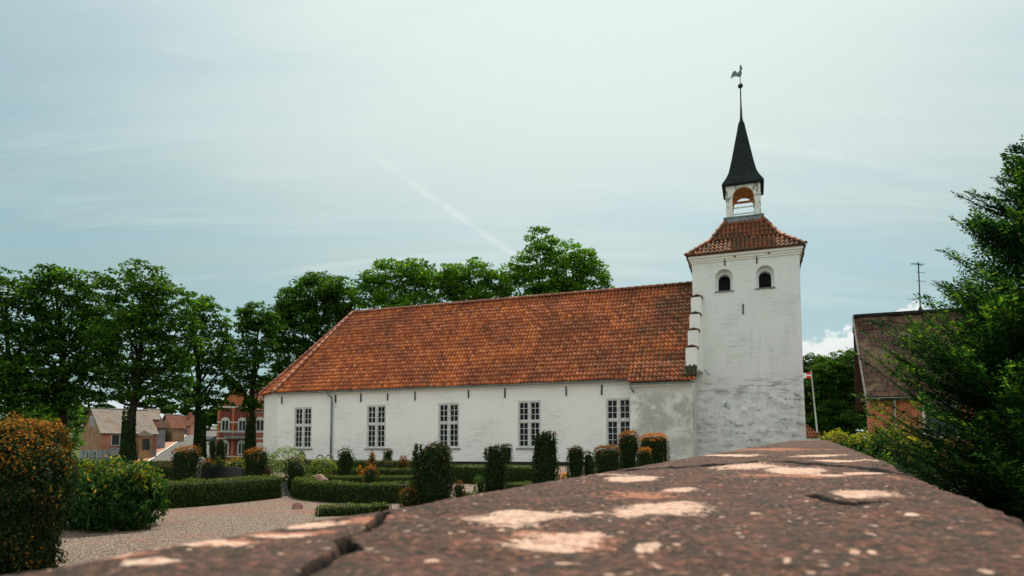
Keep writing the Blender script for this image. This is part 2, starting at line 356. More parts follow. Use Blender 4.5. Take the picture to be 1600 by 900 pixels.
def m_ground():
    m, t, out = new_mat('grass_ground'); oc = t.n('ShaderNodeTexCoord').outputs['Object']
    c = t.mix(t.maprange(t.noise(oc, 0.35, 6, 0.65), 0.35, 0.65), (0.035, 0.06, 0.018), (0.09, 0.12, 0.035))
    c = t.mix(t.maprange(t.noise(oc, 9, 6, 0.7), 0.4, 0.7, 0, 0.6), c, (0.03, 0.04, 0.015))
    principled(t, out, c, 0.95, t.noise(oc, 14, 5), 0.8, 0.06, 0.1)
    m, t, out = new_mat('gravel'); oc = t.n('ShaderNodeTexCoord').outputs['Object']
    wv = t.vmath('ADD', oc, t.vmath('MULTIPLY', t.n('ShaderNodeTexNoise', {'Vector': oc, 'Scale': 25.0}).outputs['Color'], (0.02, 0.02, 0.02)))
    vo = t.n('ShaderNodeTexVoronoi', {'Vector': wv, 'Scale': 58.0, 'Randomness': 1.0})
    g = t.n('ShaderNodeSeparateColor', {0: vo.outputs['Color']}).outputs[0]
    c = t.ramp(g, [(0.0, (0.12, 0.08, 0.06)), (0.25, (0.38, 0.28, 0.22)), (0.6, (0.58, 0.48, 0.39)), (0.85, (0.74, 0.66, 0.56)), (1.0, (0.50, 0.24, 0.16))])
    c = t.mix(t.maprange(vo.outputs['Distance'], 0.25, 0.62, 0.0, 0.85), c, (0.07, 0.045, 0.035))
    red = t.math('MULTIPLY', t.maprange(t.noise(oc, 0.55, 6, 0.7, 0.5), 0.50, 0.62), t.maprange(t.noise(oc, 30, 5, 0.8), 0.36, 0.58))
    c = t.mix(t.math('MULTIPLY', red, 0.85), c, (0.34, 0.13, 0.085))
    dk = t.math('MULTIPLY', t.maprange(t.noise(oc, 5, 6, 0.75), 0.62, 0.70), 0.8)
    c = t.mix(dk, c, (0.06, 0.035, 0.028))
    principled(t, out, c, 0.9, t.math('SUBTRACT', 1.0, vo.outputs['Distance']), 1.0, 0.03, 0.2)
m_ground()

def m_coping():
    m, t, out = new_mat('coping_stone'); oc = t.n('ShaderNodeTexCoord').outputs['Object']
    at_ = t.n('ShaderNodeAttribute', attribute_name='col').outputs['Color']      # R lichen, G pink bloom, B crack darkening
    s = t.n('ShaderNodeSeparateColor', {0: at_})
    n1 = t.noise(oc, 260, 4, 0.65); n2 = t.noise(oc, 90, 6, 0.7); n3 = t.noise(oc, 14, 5, 0.6); n4 = t.noise(oc, 2.2, 4, 0.6)
    sp1 = t.noise(oc, 120, 4, 0.68); sp2 = t.noise(oc, 40, 6, 0.8, 0.3)
    c = t.ramp(sp1, [(0.38, (0.008, 0.010, 0.008)), (0.46, (0.026, 0.021, 0.014)), (0.52, (0.060, 0.033, 0.021)), (0.59, (0.145, 0.066, 0.042)), (0.67, (0.33, 0.19, 0.14))])
    c = t.mix(t.maprange(sp2, 0.47, 0.60, 0.0, 0.7), c, (0.048, 0.040, 0.032))
    c = t.mix(t.maprange(n1, 0.40, 0.66, 0, 0.6), c, (0.045, 0.035, 0.03))
    c = t.mix(t.math('MULTIPLY', t.maprange(n3, 0.40, 0.70, 0.0, 0.5), t.maprange(n2, 0.4, 0.6)), c, (0.24, 0.085, 0.065))
    c = t.mix(t.maprange(n4, 0.4, 0.7, 0.0, 0.3), c, (0.07, 0.05, 0.042))
    vo = t.n('ShaderNodeTexVoronoi', {'Vector': t.vmath('ADD', oc, t.vmath('MULTIPLY', t.n('ShaderNodeTexNoise', {'Vector': oc, 'Scale': 150.0, 'Detail': 4.0}).outputs['Color'], (0.012, 0.012, 0.012))), 'Scale': 120.0, 'Randomness': 1.0}); vr = t.n('ShaderNodeSeparateColor', {0: vo.outputs['Color']})
    spot = t.math('MULTIPLY', t.math('LESS_THAN', vo.outputs['Distance'], 0.40), t.math('GREATER_THAN', vr.outputs[0], 0.955))
    c = t.mix(t.math('MULTIPLY', spot, 0.8), c, (0.52, 0.36, 0.28))
    rs = t.math('MULTIPLY', t.math('LESS_THAN', vo.outputs['Distance'], 0.45), t.math('LESS_THAN', vr.outputs[0], 0.07))
    c = t.mix(t.math('MULTIPLY', rs, 0.5), c, (0.26, 0.085, 0.06))
    pk = t.maprange(t.math('ADD', s.outputs[1], t.math('MULTIPLY', t.math('SUBTRACT', n2, 0.5), 3.2)), 0.35, 0.95)
    c = t.mix(t.math('MULTIPLY', pk, 0.72), c, (0.40, 0.165, 0.105))
    lf = t.maprange(t.math('ADD', s.outputs[0], t.math('MULTIPLY', t.math('SUBTRACT', n2, 0.5), 2.2)), 0.34, 0.70)
    lc = t.mix(t.maprange(t.noise(oc, 110, 5, 0.75), 0.40, 0.64), (0.64, 0.47, 0.37), (0.42, 0.23, 0.17))
    c = t.mix(t.math('MULTIPLY', lf, 0.88), c, lc)
    c = t.mix(s.outputs[2], c, (0.006, 0.005, 0.005))
    h = t.math('ADD', n2, t.math('MULTIPLY', n1, 0.4))
    principled(t, out, c, 0.88, h, 1.0, 0.0035, 0.15)
m_coping()

def m_brickwall(name, a, b, mortar, bw=0.24, rh=0.08):
    m, t, out = new_mat(name); oc = t.n('ShaderNodeTexCoord').outputs['Object']; sp = t.n('ShaderNodeSeparateXYZ', {0: oc})
    br = t.n('ShaderNodeTexBrick', {'Vector': t.n('ShaderNodeCombineXYZ', {0: t.math('ADD', sp.outputs[0], sp.outputs[1]), 1: sp.outputs[2], 2: 0.0}).outputs[0], 'Scale': 1.0,
        'Mortar Size': 0.009, 'Brick Width': bw, 'Row Height': rh, 'Color1': a+(1,), 'Color2': b+(1,), 'Mortar': mortar+(1,)})
    c = t.mix(t.maprange(t.noise(oc, 0.8, 5), 0.35, 0.7, 0, 0.4), br.outputs[0], tuple(x*0.6 for x in a))
    principled(t, out, c, 0.85, br.outputs['Fac'], -0.3, 0.01, 0.2); return m
m_brickwall('brick_red', (0.34, 0.085, 0.045), (0.26, 0.06, 0.035), (0.30, 0.20, 0.15)); m_brickwall('brick_dark', (0.20, 0.045, 0.03), (0.15, 0.035, 0.025), (0.14, 0.08, 0.06)); m_brickwall('brick_orange', (0.48, 0.13, 0.05), (0.38, 0.10, 0.04), (0.34, 0.2, 0.13))
def m_roofing(name, a, b, lich, row=0.3, bw=0.25):
    m, t, out = new_mat(name); tc = t.n('ShaderNodeTexCoord'); uv = tc.outputs['UV']; oc = tc.outputs['Object']
    br = t.n('ShaderNodeTexBrick', {'Vector': uv, 'Scale': 1.0, 'Mortar Size': 0.022, 'Brick Width': bw, 'Row Height': row, 'Color1': a+(1,), 'Color2': b+(1,), 'Mortar': tuple(x*0.25 for x in a)+(1,)})
    c = t.mix(t.maprange(t.noise(oc, 1.1, 7, 0.7, 0.5), 0.48, 0.66, 0, 0.75), br.outputs[0], lich)
    principled(t, out, c, 0.85, br.outputs['Fac'], -0.8, 0.03, 0.1); return m
m_roofing('roof_brown', (0.085, 0.042, 0.032), (0.045, 0.025, 0.021), (0.17, 0.13, 0.07), 0.24, 0.30); m_roofing('roof_grey', (0.27, 0.235, 0.20), (0.22, 0.19, 0.165), (0.20, 0.11, 0.08), 0.5, 0.4); m_roofing('roof_orange', (0.20, 0.075, 0.045), (0.15, 0.055, 0.035), (0.13, 0.085, 0.06))
M = MATS

# ------------------------------------------------------------------ ground, road
def build_ground():
    def axis(br):
        out = []
        for a, b, s in br: out += list(np.arange(a, b, s))
        return np.array(out+[br[-1][1]])
    X = axis([(-900, -300, 100), (-300, -160, 20), (-160, 40, 2.0), (40, 300, 20), (300, 900, 100)]); Y = axis([(-80, 0, 10), (0, 260, 2.0), (260, 500, 24), (500, 3000, 250)])
    gx, gy = np.meshgrid(X, Y); z = terrain(gx, gy)
    V = np.stack([gx, gy, z], -1).reshape(-1, 3); nx = len(X); ny = len(Y)
    i = (np.arange(ny-1)[:, None]*nx+np.arange(nx-1)[None]).ravel()
    tag(mesh_obj('ground', V, np.stack([i, i+1, i+nx+1, i+nx], 1), M['grass_ground'], smooth=True), kind='structure')
    def sheet(name, pts, mat, lift, step=1.0, kind='structure'):
        """pts: list of (xl,yl,xr,yr) cross sections"""
        V = []; F = []
        rows = []
        for (a, b) in zip(pts[:-1], pts[1:]):
            n = max(1, int(math.hypot(b[0]-a[0], b[1]-a[1])/step))
            for k in range(n): rows.append([a[j]+(b[j]-a[j])*k/n for j in range(4)])
        rows.append(pts[-1]); K = 8
        for r in rows:
            for k in range(K+1):
                x = r[0]+(r[2]-r[0])*k/K; y = r[1]+(r[3]-r[1])*k/K; V.append((x, y, tz(x, y)+lift))
        for i in range(len(rows)-1):
            for k in range(K): q = i*(K+1)+k; F.append((q, q+1, q+K+2, q+K+1))
        return tag(mesh_obj(name, V, F, mat, smooth=True), kind=kind)
    sheet('gravel_path', [(-16, -2, -.9, -2), (-17, 12, 5.2, 12), (-20, 22, 12, 22), (-26, 44, 20, 31)], M['gravel'], 0.02)
    def rp(px, d): v = at(px, 700, d); return v.x, v.y
    road_l = [(228, 84), (236, 92), (262, 112), (283, 140), (297, 175), (300, 215)]; road_r = [(420, 78), (356, 96), (346, 116), (340, 140), (338, 175), (337, 215)]
    L = [rp(*p) for p in road_l]; Rr = [rp(*p) for p in road_r]
    sheet('road', [(l[0], l[1], r[0], r[1]) for l, r in zip(L, Rr)], M['asphalt'], 0.05, 2.0)
    def off(P, k): return [(p[0]-k*(1 if i < 99 else 1), p[1]) for i, p in enumerate(P)]
    k1 = off(L, 0.28); k2 = off(L, 2.6)
    sheet('kerb', [(l[0], l[1], r[0], r[1]) for l, r in zip(k1, L)], M['kerb'], 0.17, 2.0)
    sheet('pavement', [(l[0], l[1], r[0], r[1]) for l, r in zip(k2, k1)], M['pavement'], 0.16, 2.0)
    c0 = rp(20, 88); c1 = rp(228, 84)
    sheet('pavement', [(c0[0], c0[1], c0[0], c0[1]+4), (c1[0], c1[1], c1[0], c1[1]+4)], M['pavement'], 0.08, 3.0)
    c0 = rp(0, 66); c1 = rp(400, 66)
    sheet('road', [(c0[0], c0[1], c0[0], c0[1]+13), (c1[0], c1[1], c1[0], c1[1]+13)], M['asphalt'], 0.045, 3.0)
build_ground()

# ------------------------------------------------------------------ church
TH = 0.355; N0 = 32.232; BZ = 0.33
church = empty('church', (math.sin(TH)*N0, math.cos(TH)*N0, 0), -TH)
tag(church, 'white church with orange pantile roof and square tower carrying a dark spire', 'church')
def loc(u, n, z): return (u, n, z)

def pantile(name, mat, parent, origin, ex, ey, width, length, lo=None, hi=None, cw=0.205, rl=0.315, amp=0.048, lap=0.026):
    """rows of S-shaped tiles. origin = lower-left corner of the slope, ex along the eave, ey up the slope"""
    ex = np.array(ex, float); ex /= np.linalg.norm(ex); ey = np.array(ey, float); ey /= np.linalg.norm(ey); nz = np.cross(ex, ey); O = np.array(origin, float)
    nc = int(round(width/cw)); K = 6; us = np.linspace(0, width, nc*K+1); ph = (np.arange(nc*K+1) % K)/K
    prof = amp*(np.sin(2*np.pi*ph)*0.85+0.35*np.sin(4*np.pi*ph+0.6))
    nr = int(math.ceil(length/rl)); V = []; F = []; UV = []; base = 0
    rn = np.random.default_rng(3)
    for r in range(nr):
        v0 = r*rl; v1 = min(length, v0+rl)
        jit = np.repeat(rn.normal(0, 0.006, nc+1), K)[:nc*K+1]; js = np.repeat(rn.normal(0, 0.012, nc+1), K)[:nc*K+1]
        lines = [(v0, -0.02, v0), (v0-0.0, lap, v0), ((v0+v1)/2, lap*0.5, (v0+v1)/2), (v1, 0.0, v1)]
        for li, (v, h, vv) in enumerate(lines):
            a = us.copy()
            if lo: a = np.maximum(a, lo(v))
            if hi: a = np.minimum(a, hi(v))
            sh = js if li < 2 else 0*js
            h = h+(vnoise(np.stack([a*.35+7, np.full_like(a, v*.35), 0*a], -1), 1.0, 12)-.5)*.09+(vnoise(np.stack([a*1.2+7, np.full_like(a, v*1.2), 0*a], -1), 1.0, 13)-.5)*.03
            P = O+a[:, None]*ex+(v+sh)[:, None]*ey+(prof+h+jit)[:, None]*nz if li else O+a[:, None]*ex+(v+sh)[:, None]*ey+(prof*1.0+h-0.01)[:, None]*nz
            V.append(P); UV.append(np.stack([us/cw+0.001, np.full_like(us, r+0.02+0.96*(vv-v0)/rl)], 1))
        m = len(us)
        a0 = us.copy()
        for li in range(3):
            v = lines[li+1][0]; aa = us.copy()
            if lo: aa = np.maximum(aa, lo(v))
            if hi: aa = np.minimum(aa, hi(v))
            keep = (np.diff(aa) > 1e-4)
            i = np.nonzero(keep)[0]; q = base+li*m+i
            F.append(np.stack([q, q+1, q+m+1, q+m], 1))
        base += 4*m
    o = mesh_obj(name, np.concatenate(V), np.concatenate(F), mat, parent, smooth=True, uv=np.concatenate(UV))
    return o
def ridge_tiles(name, mat, parent, a, b, r=0.13, seg=0.40):
    a = Vector(a); b = Vector(b); L = (b-a).length; n = max(1, int(L/seg)); t = (b-a).normalized(); s = t.cross(Vector((0, 0, 1))).normalized(); up = s.cross(t)
    V = []; F = []; UV = []; K = 9
    for i in range(n):
        p = a+t*(L*i/n); q = a+t*(L*(i+1)/n+0.04); k = len(V); jr = random.uniform(-.008, .008)
        for P, rr in ((p, r*1.12+jr), (q, r*0.92+jr)):
            for inner in (0, 1):
                for j in range(K):
                    g = math.pi*(j/(K-1)*1.1-0.05); rad = rr-(0.025 if inner else 0)
                    V.append(P+s*math.cos(g)*rad+up*math.sin(g)*rad); UV.append((i+0.5, 0.3))
        for j in range(K-1):
            F.append((k+j, k+j+1, k+2*K+j+1, k+2*K+j)); F.append((k+K+j, k+j, k+j+1, k+K+j+1)[::1])
    return mesh_obj(name, V, F, mat, parent, smooth=True, uv=UV)

EZ = 4.60; RZ = 10.23; SN = 4.5; OV = 0.2
def nave():
    wins = [(-25.77, -24.50), (-20.76, -19.51), (-16.24, -14.98), (-11.63, -10.37), (-6.98, -5.72)]; WZ0, WZ1 = 1.25, 3.68
    T = 0.22
    # front wall with real window openings
    us = sorted([-27.0, -5.7]+[w[0] for w in wins]+[w[1] for w in wins]); zs = [BZ-0.1, WZ0, WZ1, 4.62]
    mb = MB()
    for i in range(len(us)-1):
        for j in range(3):
            if j == 1 and any(abs(us[i]-w[0]) < 1e-6 for w in wins): continue
            mb.add([(us[i], 0, zs[j]), (us[i+1], 0, zs[j]), (us[i+1], 0, zs[j+1]), (us[i], 0, zs[j+1])], [(0, 1, 2, 3)])
    for a, b in wins:
        mb.add([(a, 0, WZ0), (b, 0, WZ0), (b, 0, WZ1), (a, 0, WZ1), (a, T, WZ0), (b, T, WZ0), (b, T, WZ1), (a, T, WZ1)], [(0, 1, 5, 4), (1, 2, 6, 5), (2, 3, 7, 6), (3, 0, 4, 7)])
    # apse facets and the far walls
    P = [(-27, 0), (-29.1, 1.25), (-29.1, 7.75), (-27, 9), (-2.9, 9), (-2.9, 5)]
    for (a, b) in zip(P[:-1], P[1:]):
        mb.add([(a[0], a[1], BZ-.1), (b[0], b[1], BZ-.1), (b[0], b[1], 4.62), (a[0], a[1], 4.62)], [(0, 1, 2, 3)])
    wall = mb.build('nave_wall', M['whitewash'], church); 
    # projecting west bay
    b = MB(); b.box(-5.72, -2.78, -0.33, 0.6, BZ-.1, 4.33); b.box(-2.95, -2.78, 0.6, 2.0, BZ-.1, 4.6)
    b.build('bay_wall', M['whitewash_bay'], church)
    c = MB(); c.box(-27.05, -5.74, -0.05, 0.0, 4.36, 4.44); c.box(-27.1, -5.74, -0.10, 0.0, 4.44, 4.58); c.build('cornice', M['whitewash_cornice'], church)
    c = MB(); c.box(-5.74, -2.76, -0.38, -0.33, 4.16, 4.32); c.build('cornice', M['whitewash_cornice'], church)
    p = MB(); p.box(-27.0, -5.72, -0.035, 0, BZ-.1, BZ+.20); p.build('plinth', M['tar'], church)
    # windows
    for a, b in wins:
        w = b-a; f = MB(); y0, y1 = 0.02, 0.11; fw = 0.075
        f.box(a, a+fw, y0, y1, WZ0, WZ1); f.box(b-fw, b, y0, y1, WZ0, WZ1); f.box(a+fw, b-fw, y0, y1, WZ1-fw, WZ1); f.box(a+fw, b-fw, y0, y1, WZ0, WZ0+fw)
        m = (a+b)/2; tr = WZ0+(WZ1-WZ0)*0.56; mw = 0.065
        f.box(m-mw, m+mw, y0-.005, y1, WZ0+fw, tr-.06); f.box(m-mw, m+mw, y0-.005, y1, tr+.06, WZ1-fw); f.box(a+fw, b-fw, y0-.012, y1, tr-.06, tr+.06)
        g = 0.014; sash = 0.032
        for (xa, xb) in ((a+fw, m-mw), (m+mw, b-fw)):
            for (za, zb, n) in ((WZ0+fw, tr-.06, 4), (tr+.06, WZ1-fw, 3)):
                f.box(xa, xa+sash, y0+.02, y1-.01, za, zb); f.box(xb-sash, xb, y0+.02, y1-.01, za, zb); f.box(xa+sash, xb-sash, y0+.02, y1-.01, za, za+sash); f.box(xa+sash, xb-sash, y0+.02, y1-.01, zb-sash, zb)
                xm = (xa+xb)/2; f.box(xm-g, xm+g, y0+.03, y1-.02, za+sash, zb-sash)
                for i in range(1, n):
                    z = za+(zb-za)*i/n
                    f.box(xa+sash, xm-g, y0+.032, y1-.022, z-g, z+g); f.box(xm+g, xb-sash, y0+.032, y1-.022, z-g, z+g)
        wo = f.build('window', M['frame_white'], church)
        g = MB(); g.box(a+.02, b-.02, y1+.002, y1+.02, WZ0+.02, WZ1-.02); g.build('pane', M['window_glass'], wo)
        s = MB(); s.prism([(-.09, WZ0-.075), (-.09, WZ0-.02), (0.02, WZ0-.002), (0.02, WZ0-.075)], 'x', a-.09, b+.09); s.build('sill', M['grey_stone'], wo)
    # wall anchors, gutter, pipes
    for u, z0, z1 in [(-26.68, 3.92, 4.34), (-22.85, 3.88, 4.36), (-21.15, 3.88, 4.38), (-19.4, 3.92, 4.32), (-17.66, 3.87, 4.38), (-14.42, 3.92, 4.33), (-12.34, 3.87, 4.38), (-9.0, 3.88, 4.36), (-7.18, 3.87, 4.38)]:
        a = MB(); w = random.uniform(.03, .042); tl = random.uniform(-.02, .02); a.add([(u-w+tl, -.055, z1), (u+w+tl, -.055, z1), (u+w, -.055, z0), (u-w, -.055, z0), (u-w+tl, -.01, z1), (u+w+tl, -.01, z1), (u+w, -.01, z0), (u-w, -.01, z0)],
            [(0, 1, 2, 3), (4, 7, 6, 5), (0, 4, 5, 1), (1, 5, 6, 2), (2, 6, 7, 3), (3, 7, 4, 0)]); a.build('wall_anchor', M['iron'], church)
    def gutter(u0, u1, n, z):
        V = []; F = []; K = 8; NS = max(2, int((u1-u0)/1.0))
        for i in range(NS+1):
            u = u0+(u1-u0)*i/NS; dz = random.uniform(-.008, .008)
            for inner in (0, 1):
                for j in range(K+1):
                    g = math.pi+math.pi*j/K; r = 0.075-(0.006 if inner else 0); V.append((u, n+r*math.cos(g), z+dz+r*math.sin(g)))
        m = 2*(K+1)
        for i in range(NS):
            for s in (0, K+1):
                for j in range(K): q = i*m+s+j; F.append((q, q+1, q+m+1, q+m))
        for q in (0, NS*m): F.append(tuple(q+j for j in range(K+1)))
        mesh_obj('gutter', V, F, M['zinc'], church, smooth=True)
    gutter(-27.0, -5.72, -0.27, EZ-0.06); gutter(-5.70, -2.62, -0.66, 4.32)
    d = MB(); u = -23.1; d.tube([(u-.16, -.27, EZ-.10), (u-.16, -.27, EZ-.2), (u+.02, -.12, EZ-.42), (u+.03, -.10, EZ-.7), (u+.03, -.10, BZ+.05)], 0.055, 10); 
    dp = d.build('downspout', M['zinc'], church, True)
    for z in (3.7, 2.2, 0.9): br = MB(); br.tube([(u+.03, -.10, z), (u+.03, -.10, z+.05)], .068, 10); br.build('bracket', M['zinc'], dp)
    d = MB(); u = -5.62; d.tube([(u, -.66, 4.26), (u, -.66, 4.12), (u+.12, -.45, 3.9)], 0.05, 10); d.build('downspout', M['zinc'], church, True)
    # roof planes
    ey = np.array((0, SN+OV, RZ-EZ)); Ls = np.linalg.norm(ey); dx = (27.1-24.8); U0 = -27.1-0.05
    hipu = lambda v: max(0, dx*v/Ls+0.05)
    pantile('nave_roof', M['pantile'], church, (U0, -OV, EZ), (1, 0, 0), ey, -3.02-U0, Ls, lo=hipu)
    # back slope and apse slopes (under the tiles they are plain tiled sheets)
    A = (-24.8, SN, RZ); c0 = (-27.1, -OV, EZ); c1 = (-29.3, 1.1, EZ); c2 = (-29.3, 7.9, EZ); c3 = (-27.25, 9+OV, EZ)
    def facet(a, b):
        a = Vector(a); b = Vector(b); e = (b-a); w = e.length; e.normalize(); ap = Vector(A)
        foot = a+e*(ap-a).dot(e); up = ap-foot; L = up.length; fu = (foot-a).length
        pantile('apse_roof', M['pantile'], church, a, e, up, w, L, lo=lambda v: fu*v/L, hi=lambda v: w-(w-fu)*v/L)
    facet(c1, c0); facet(c2, c1); facet(c3, c2)
    eb = np.array((0, -(SN+OV), RZ-EZ))
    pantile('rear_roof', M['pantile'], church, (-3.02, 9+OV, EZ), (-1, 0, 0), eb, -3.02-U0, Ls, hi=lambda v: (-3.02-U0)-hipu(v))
    ridge_tiles('ridge', M['ridge_tile'], church, (-24.9, SN, RZ+.0), (-3.0, SN, RZ+.0)); ridge_tiles('hip', M['ridge_tile'], church, (c0[0]-.02, c0[1], EZ+.05), (A[0], A[1], RZ+.03), 0.14); ridge_tiles('hip', M['ridge_tile'], church, (c1[0], c1[1], EZ+.05), (A[0], A[1], RZ+.03), 0.13)
    # bay roof: same slope carried lower
    tz_ = (RZ-EZ)/(SN+OV); n1 = -0.60; zl = 4.38
    ey2 = np.array((0, 0.95, 0.95*tz_*0.93))
    pantile('bay_roof', M['pantile'], church, (-5.78, n1, zl), (1, 0, 0), ey2, 3.2, np.linalg.norm(ey2))
    e3 = np.array((0, 0.6, 0.62)); pantile('mossy_tiles', M['pantile_mossy'], church, (-3.16, -0.50, 4.62), (1, 0, 0), e3, 0.6, 0.75, cw=0.2, rl=.25)
    # stepped buttress against the tower
    spec = [(-3.09, -2.56, 0.0, 4.9, 6.02), (-3.02, -2.52, 0.5, 5.0, 6.93), (-2.97, -2.47, 1.0, 5.0, 7.82), (-2.93, -2.42, 1.5, 5.0, 8.78)]
    for (a, b, n, z0, z1) in spec:
        s = MB(); n2 = 2.02
        s.box(a, b, n, (n+.5 if n < 1.5 else n2), z0, z1); st = s.build('buttress_step', M['whitewash'], church)
        m = (a+b)/2+.04; cp = MB(); cp.prism([(a-.06, z1-.02), (a-.06, z1+.03), (m, z1+.13), (b+.06, z1+.03), (b+.06, z1-.02), (m, z1+.08)], 'y', n-.05, n+.52); cp.build('tile_cap', M['ridge_tile'], st)
nave()

def arch(x0, x1, zb, zt, k=10):
    """outline of a round-headed opening"""
    r = (x1-x0)/2; m = (x0+x1)/2; zs = zt-r; return [(x0, zb), (x1, zb)]+[(m+r*math.cos(math.pi*i/k), zs+r*math.sin(math.pi*i/k)) for i in range(0, k+1)]
def holed(name, mat, parent, solid, cutters):
    o = solid.build(name, mat, parent)
    for c in cutters:
        co = c.build('cutter', mat, parent); md = o.modifiers.new('b', 'BOOLEAN'); md.operation = 'DIFFERENCE'; md.object = co; md.solver = 'EXACT'
        bpy.context.view_layer.update(); dg = bpy.context.evaluated_depsgraph_get(); me = bpy.data.meshes.new_from_object(o.evaluated_get(dg))
        o.modifiers.clear(); old = o.data; o.data = me; bpy.data.objects.remove(co); bpy.data.meshes.remove(old); me.name = name
    return o

def tower():
    TU, TN, W = -0.36, 4.5, 2.52; F0 = TN-W
    a, b = TU-W, TU+W
    body = MB(); body.add([(a-.05, F0-.06, BZ-.1), (b+.07, F0-.06, BZ-.1), (b+.07, TN+W, BZ-.1), (a-.05, TN+W, BZ-.1), (a, F0, 5), (b, F0, 5), (b, TN+W, 5), (a, TN+W, 5), (a, F0, 10.82), (b, F0, 10.82), (b, TN+W, 10.82), (a, TN+W, 10.82)],
        [(3, 2, 1, 0), (8, 9, 10, 11), (0, 1, 5, 4), (1, 2, 6, 5), (2, 3, 7, 6), (3, 0, 4, 7), (4, 5, 9, 8), (5, 6, 10, 9), (6, 7, 11, 10), (7, 4, 8, 11)])
    w1 = (-1.75, -0.93); w2 = (0.17, 0.99); cut = []
    for (x0, x1) in (w1, w2):
        cut.append(MB().prism(arch(x0, x1, 9.08, 10.2, 14), 'y', F0-1, F0+.28))
        cut.append(MB().prism(arch(x0+.12, x1-.12, 9.12, 10.0, 14), 'y', F0-1.1, F0+1.2))
    tw = holed('tower_wall', M['whitewash_tower'], church, body, cut)
    for (x0, x1) in (w1, w2):
        s = MB(); s.box(x0-.05, x1+.05, F0-.05, F0+.27, 9.02, 9.079); s.build('sill', M['grey_stone'], tw)
        l = MB(); l.prism(arch(x0+.13, x1-.13, 9.13, 9.99, 14), 'y', F0+.7, F0+.75); l.build('opening_shade', M['interior_dark'], tw)  # near-black sheet stands in for the shade inside the belfry opening
    bird = MB(); bird.lathe([(0.0, 9.12), (.07, 9.17), (.09, 9.24), (.05, 9.32), (.04, 9.36), (.0, 9.40)], .72, F0+.5, 8); 
    for (u, z0, z1) in ((-1.28, 10.37, 10.76), (0.225, 10.33, 10.76), (-0.47, 7.84, 8.35)):
        t = MB(); t.box(u-.03, u+.03, F0-.05, F0-.003, z0, z1); t.build('wall_anchor', M['iron'], tw)
    c = MB(); c.box(a-.05, b+.05, F0-.05, TN+W+.05, 10.6, 10.70); c.box(a-.10, b+.10, F0-.10, TN+W+.10, 10.70, 10.82); c.box(a-.17, b+.17, F0-.17, TN+W+.17, 10.82, 10.95); c.build('cornice', M['whitewash_cornice'], church)
    for x in (-.86, .72): v = MB(); v.box(x, x+.12, F0-.12, F0-.101, 10.73, 10.79); v.build('vent', M['iron'], church)
    cb = MB(); cb.tube([(-2.35, F0-.02, 5.15), (-2.25, F0-.02, 5.0), (-2.1, F0-.02, 4.88)], .012, 5); cb.build('cable', M['iron'], tw)
    # bell-cast pyramid roof of tiles in two pitches, one mesh per side
    e = W+.27; ez = 10.98; m = W-.85; mz = 11.95; t = .93; tzz = 13.12
    def side(rot):
        o = []
        for (h0, z0, h1, z1) in ((e, ez, m, mz), (m, mz-.005, t, tzz)):
            up = Vector((0, h0-h1, z1-z0)); L = up.length; w = 2*h0; s = (h0-h1)
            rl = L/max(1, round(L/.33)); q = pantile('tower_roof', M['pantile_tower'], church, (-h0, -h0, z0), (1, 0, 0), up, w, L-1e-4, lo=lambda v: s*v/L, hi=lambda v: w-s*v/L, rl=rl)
            q.location = (TU, TN, 0); q.rotation_euler = (0, 0, rot); o.append(q)
        return o
    for k in range(4):
        lo_, hi_ = side(k*math.pi/2)
        # join the two pitches of this side
        ma, mb_ = lo_.data, hi_.data
        bm = bmesh.new(); bm.from_mesh(ma); bm.from_mesh(mb_); bm.to_mesh(ma); bm.free(); bpy.data.objects.remove(hi_)
    for sx in (-1, 1):
        for sy in (-1, 1):
            V = MB(); h = ridge_tiles('hip', M['ridge_tile'], church, (TU+sx*e, TN+sy*e, ez+.04), (TU+sx*m, TN+sy*m, mz+.04), .10, .32); h2 = ridge_tiles('hip', M['ridge_tile'], church, (TU+sx*m, TN+sy*m, mz+.03), (TU+sx*t, TN+sy*t, tzz+.04), .10, .32)
            bm = bmesh.new(); bm.from_mesh(h.data); bm.from_mesh(h2.data); bm.to_mesh(h.data); bm.free(); bpy.data.objects.remove(h2)
    # soffit
    s = MB(); s.box(TU-e+.03, TU+e-.03, TN-e+.03, TN+e-.03, 10.951, 10.985); s.build('soffit', M['dark_board'], church)
    # lantern
    lb = MB(); lb.box(TU-.95, TU+.95, TN-.95, TN+.95, 13.02, 13.30); lb.box(TU-1.0, TU+1.0, TN-1.0, TN+1.0, 13.30, 13.36); lb.build('lantern_base', M['zinc'], church)
    h = .86; z0, z1 = 13.36, 15.12
    solid = MB(); solid.box(TU-h, TU+h, TN-h, TN+h, z0, z1)
    inner = MB(); inner.box(TU-h+.16, TU+h-.16, TN-h+.16, TN+h-.16, z0-1, z1-.1)
    c1 = MB(); c1.prism(arch(TU-.53, TU+.53, z0-.5, 14.95, 16), 'y', TN-2, TN+2)
    c2 = MB(); c2.prism([(p[0]-TU+TN, p[1]) for p in arch(TU-.53, TU+.53, z0-.5, 14.95, 16)], 'x', TU-2, TU+2)
    ln = holed('bell_lantern', M['old_white_post'], church, solid, [inner, c1, c2])
    # cap mouldings on the posts
    for sx in (-1, 1):
        for sy in (-1, 1): cx, cy = TU+sx*.70, TN+sy*.70; mo = MB(); mo.box(cx-.19, cx+.19, cy-.19, cy+.19, 14.42, 14.50); mo.build('post_moulding', M['pale_wood'], ln)
    # boarding behind the arches and the crossing timbers
    tb = MB(); o2 = M['ochre_paint']
    cutb = MB(); cutb.box(TU-.68, TU+.68, TN+.60, TN+.685, 14.30, 15.0)
    cb2 = MB(); cb2.prism(arch(TU-.5, TU+.5, 13.0, 14.92-.04, 16), 'y', TN+.4, TN+.9)
    bd = holed('inner_boarding', M['ochre_paint'], ln, cutb, [cb2])
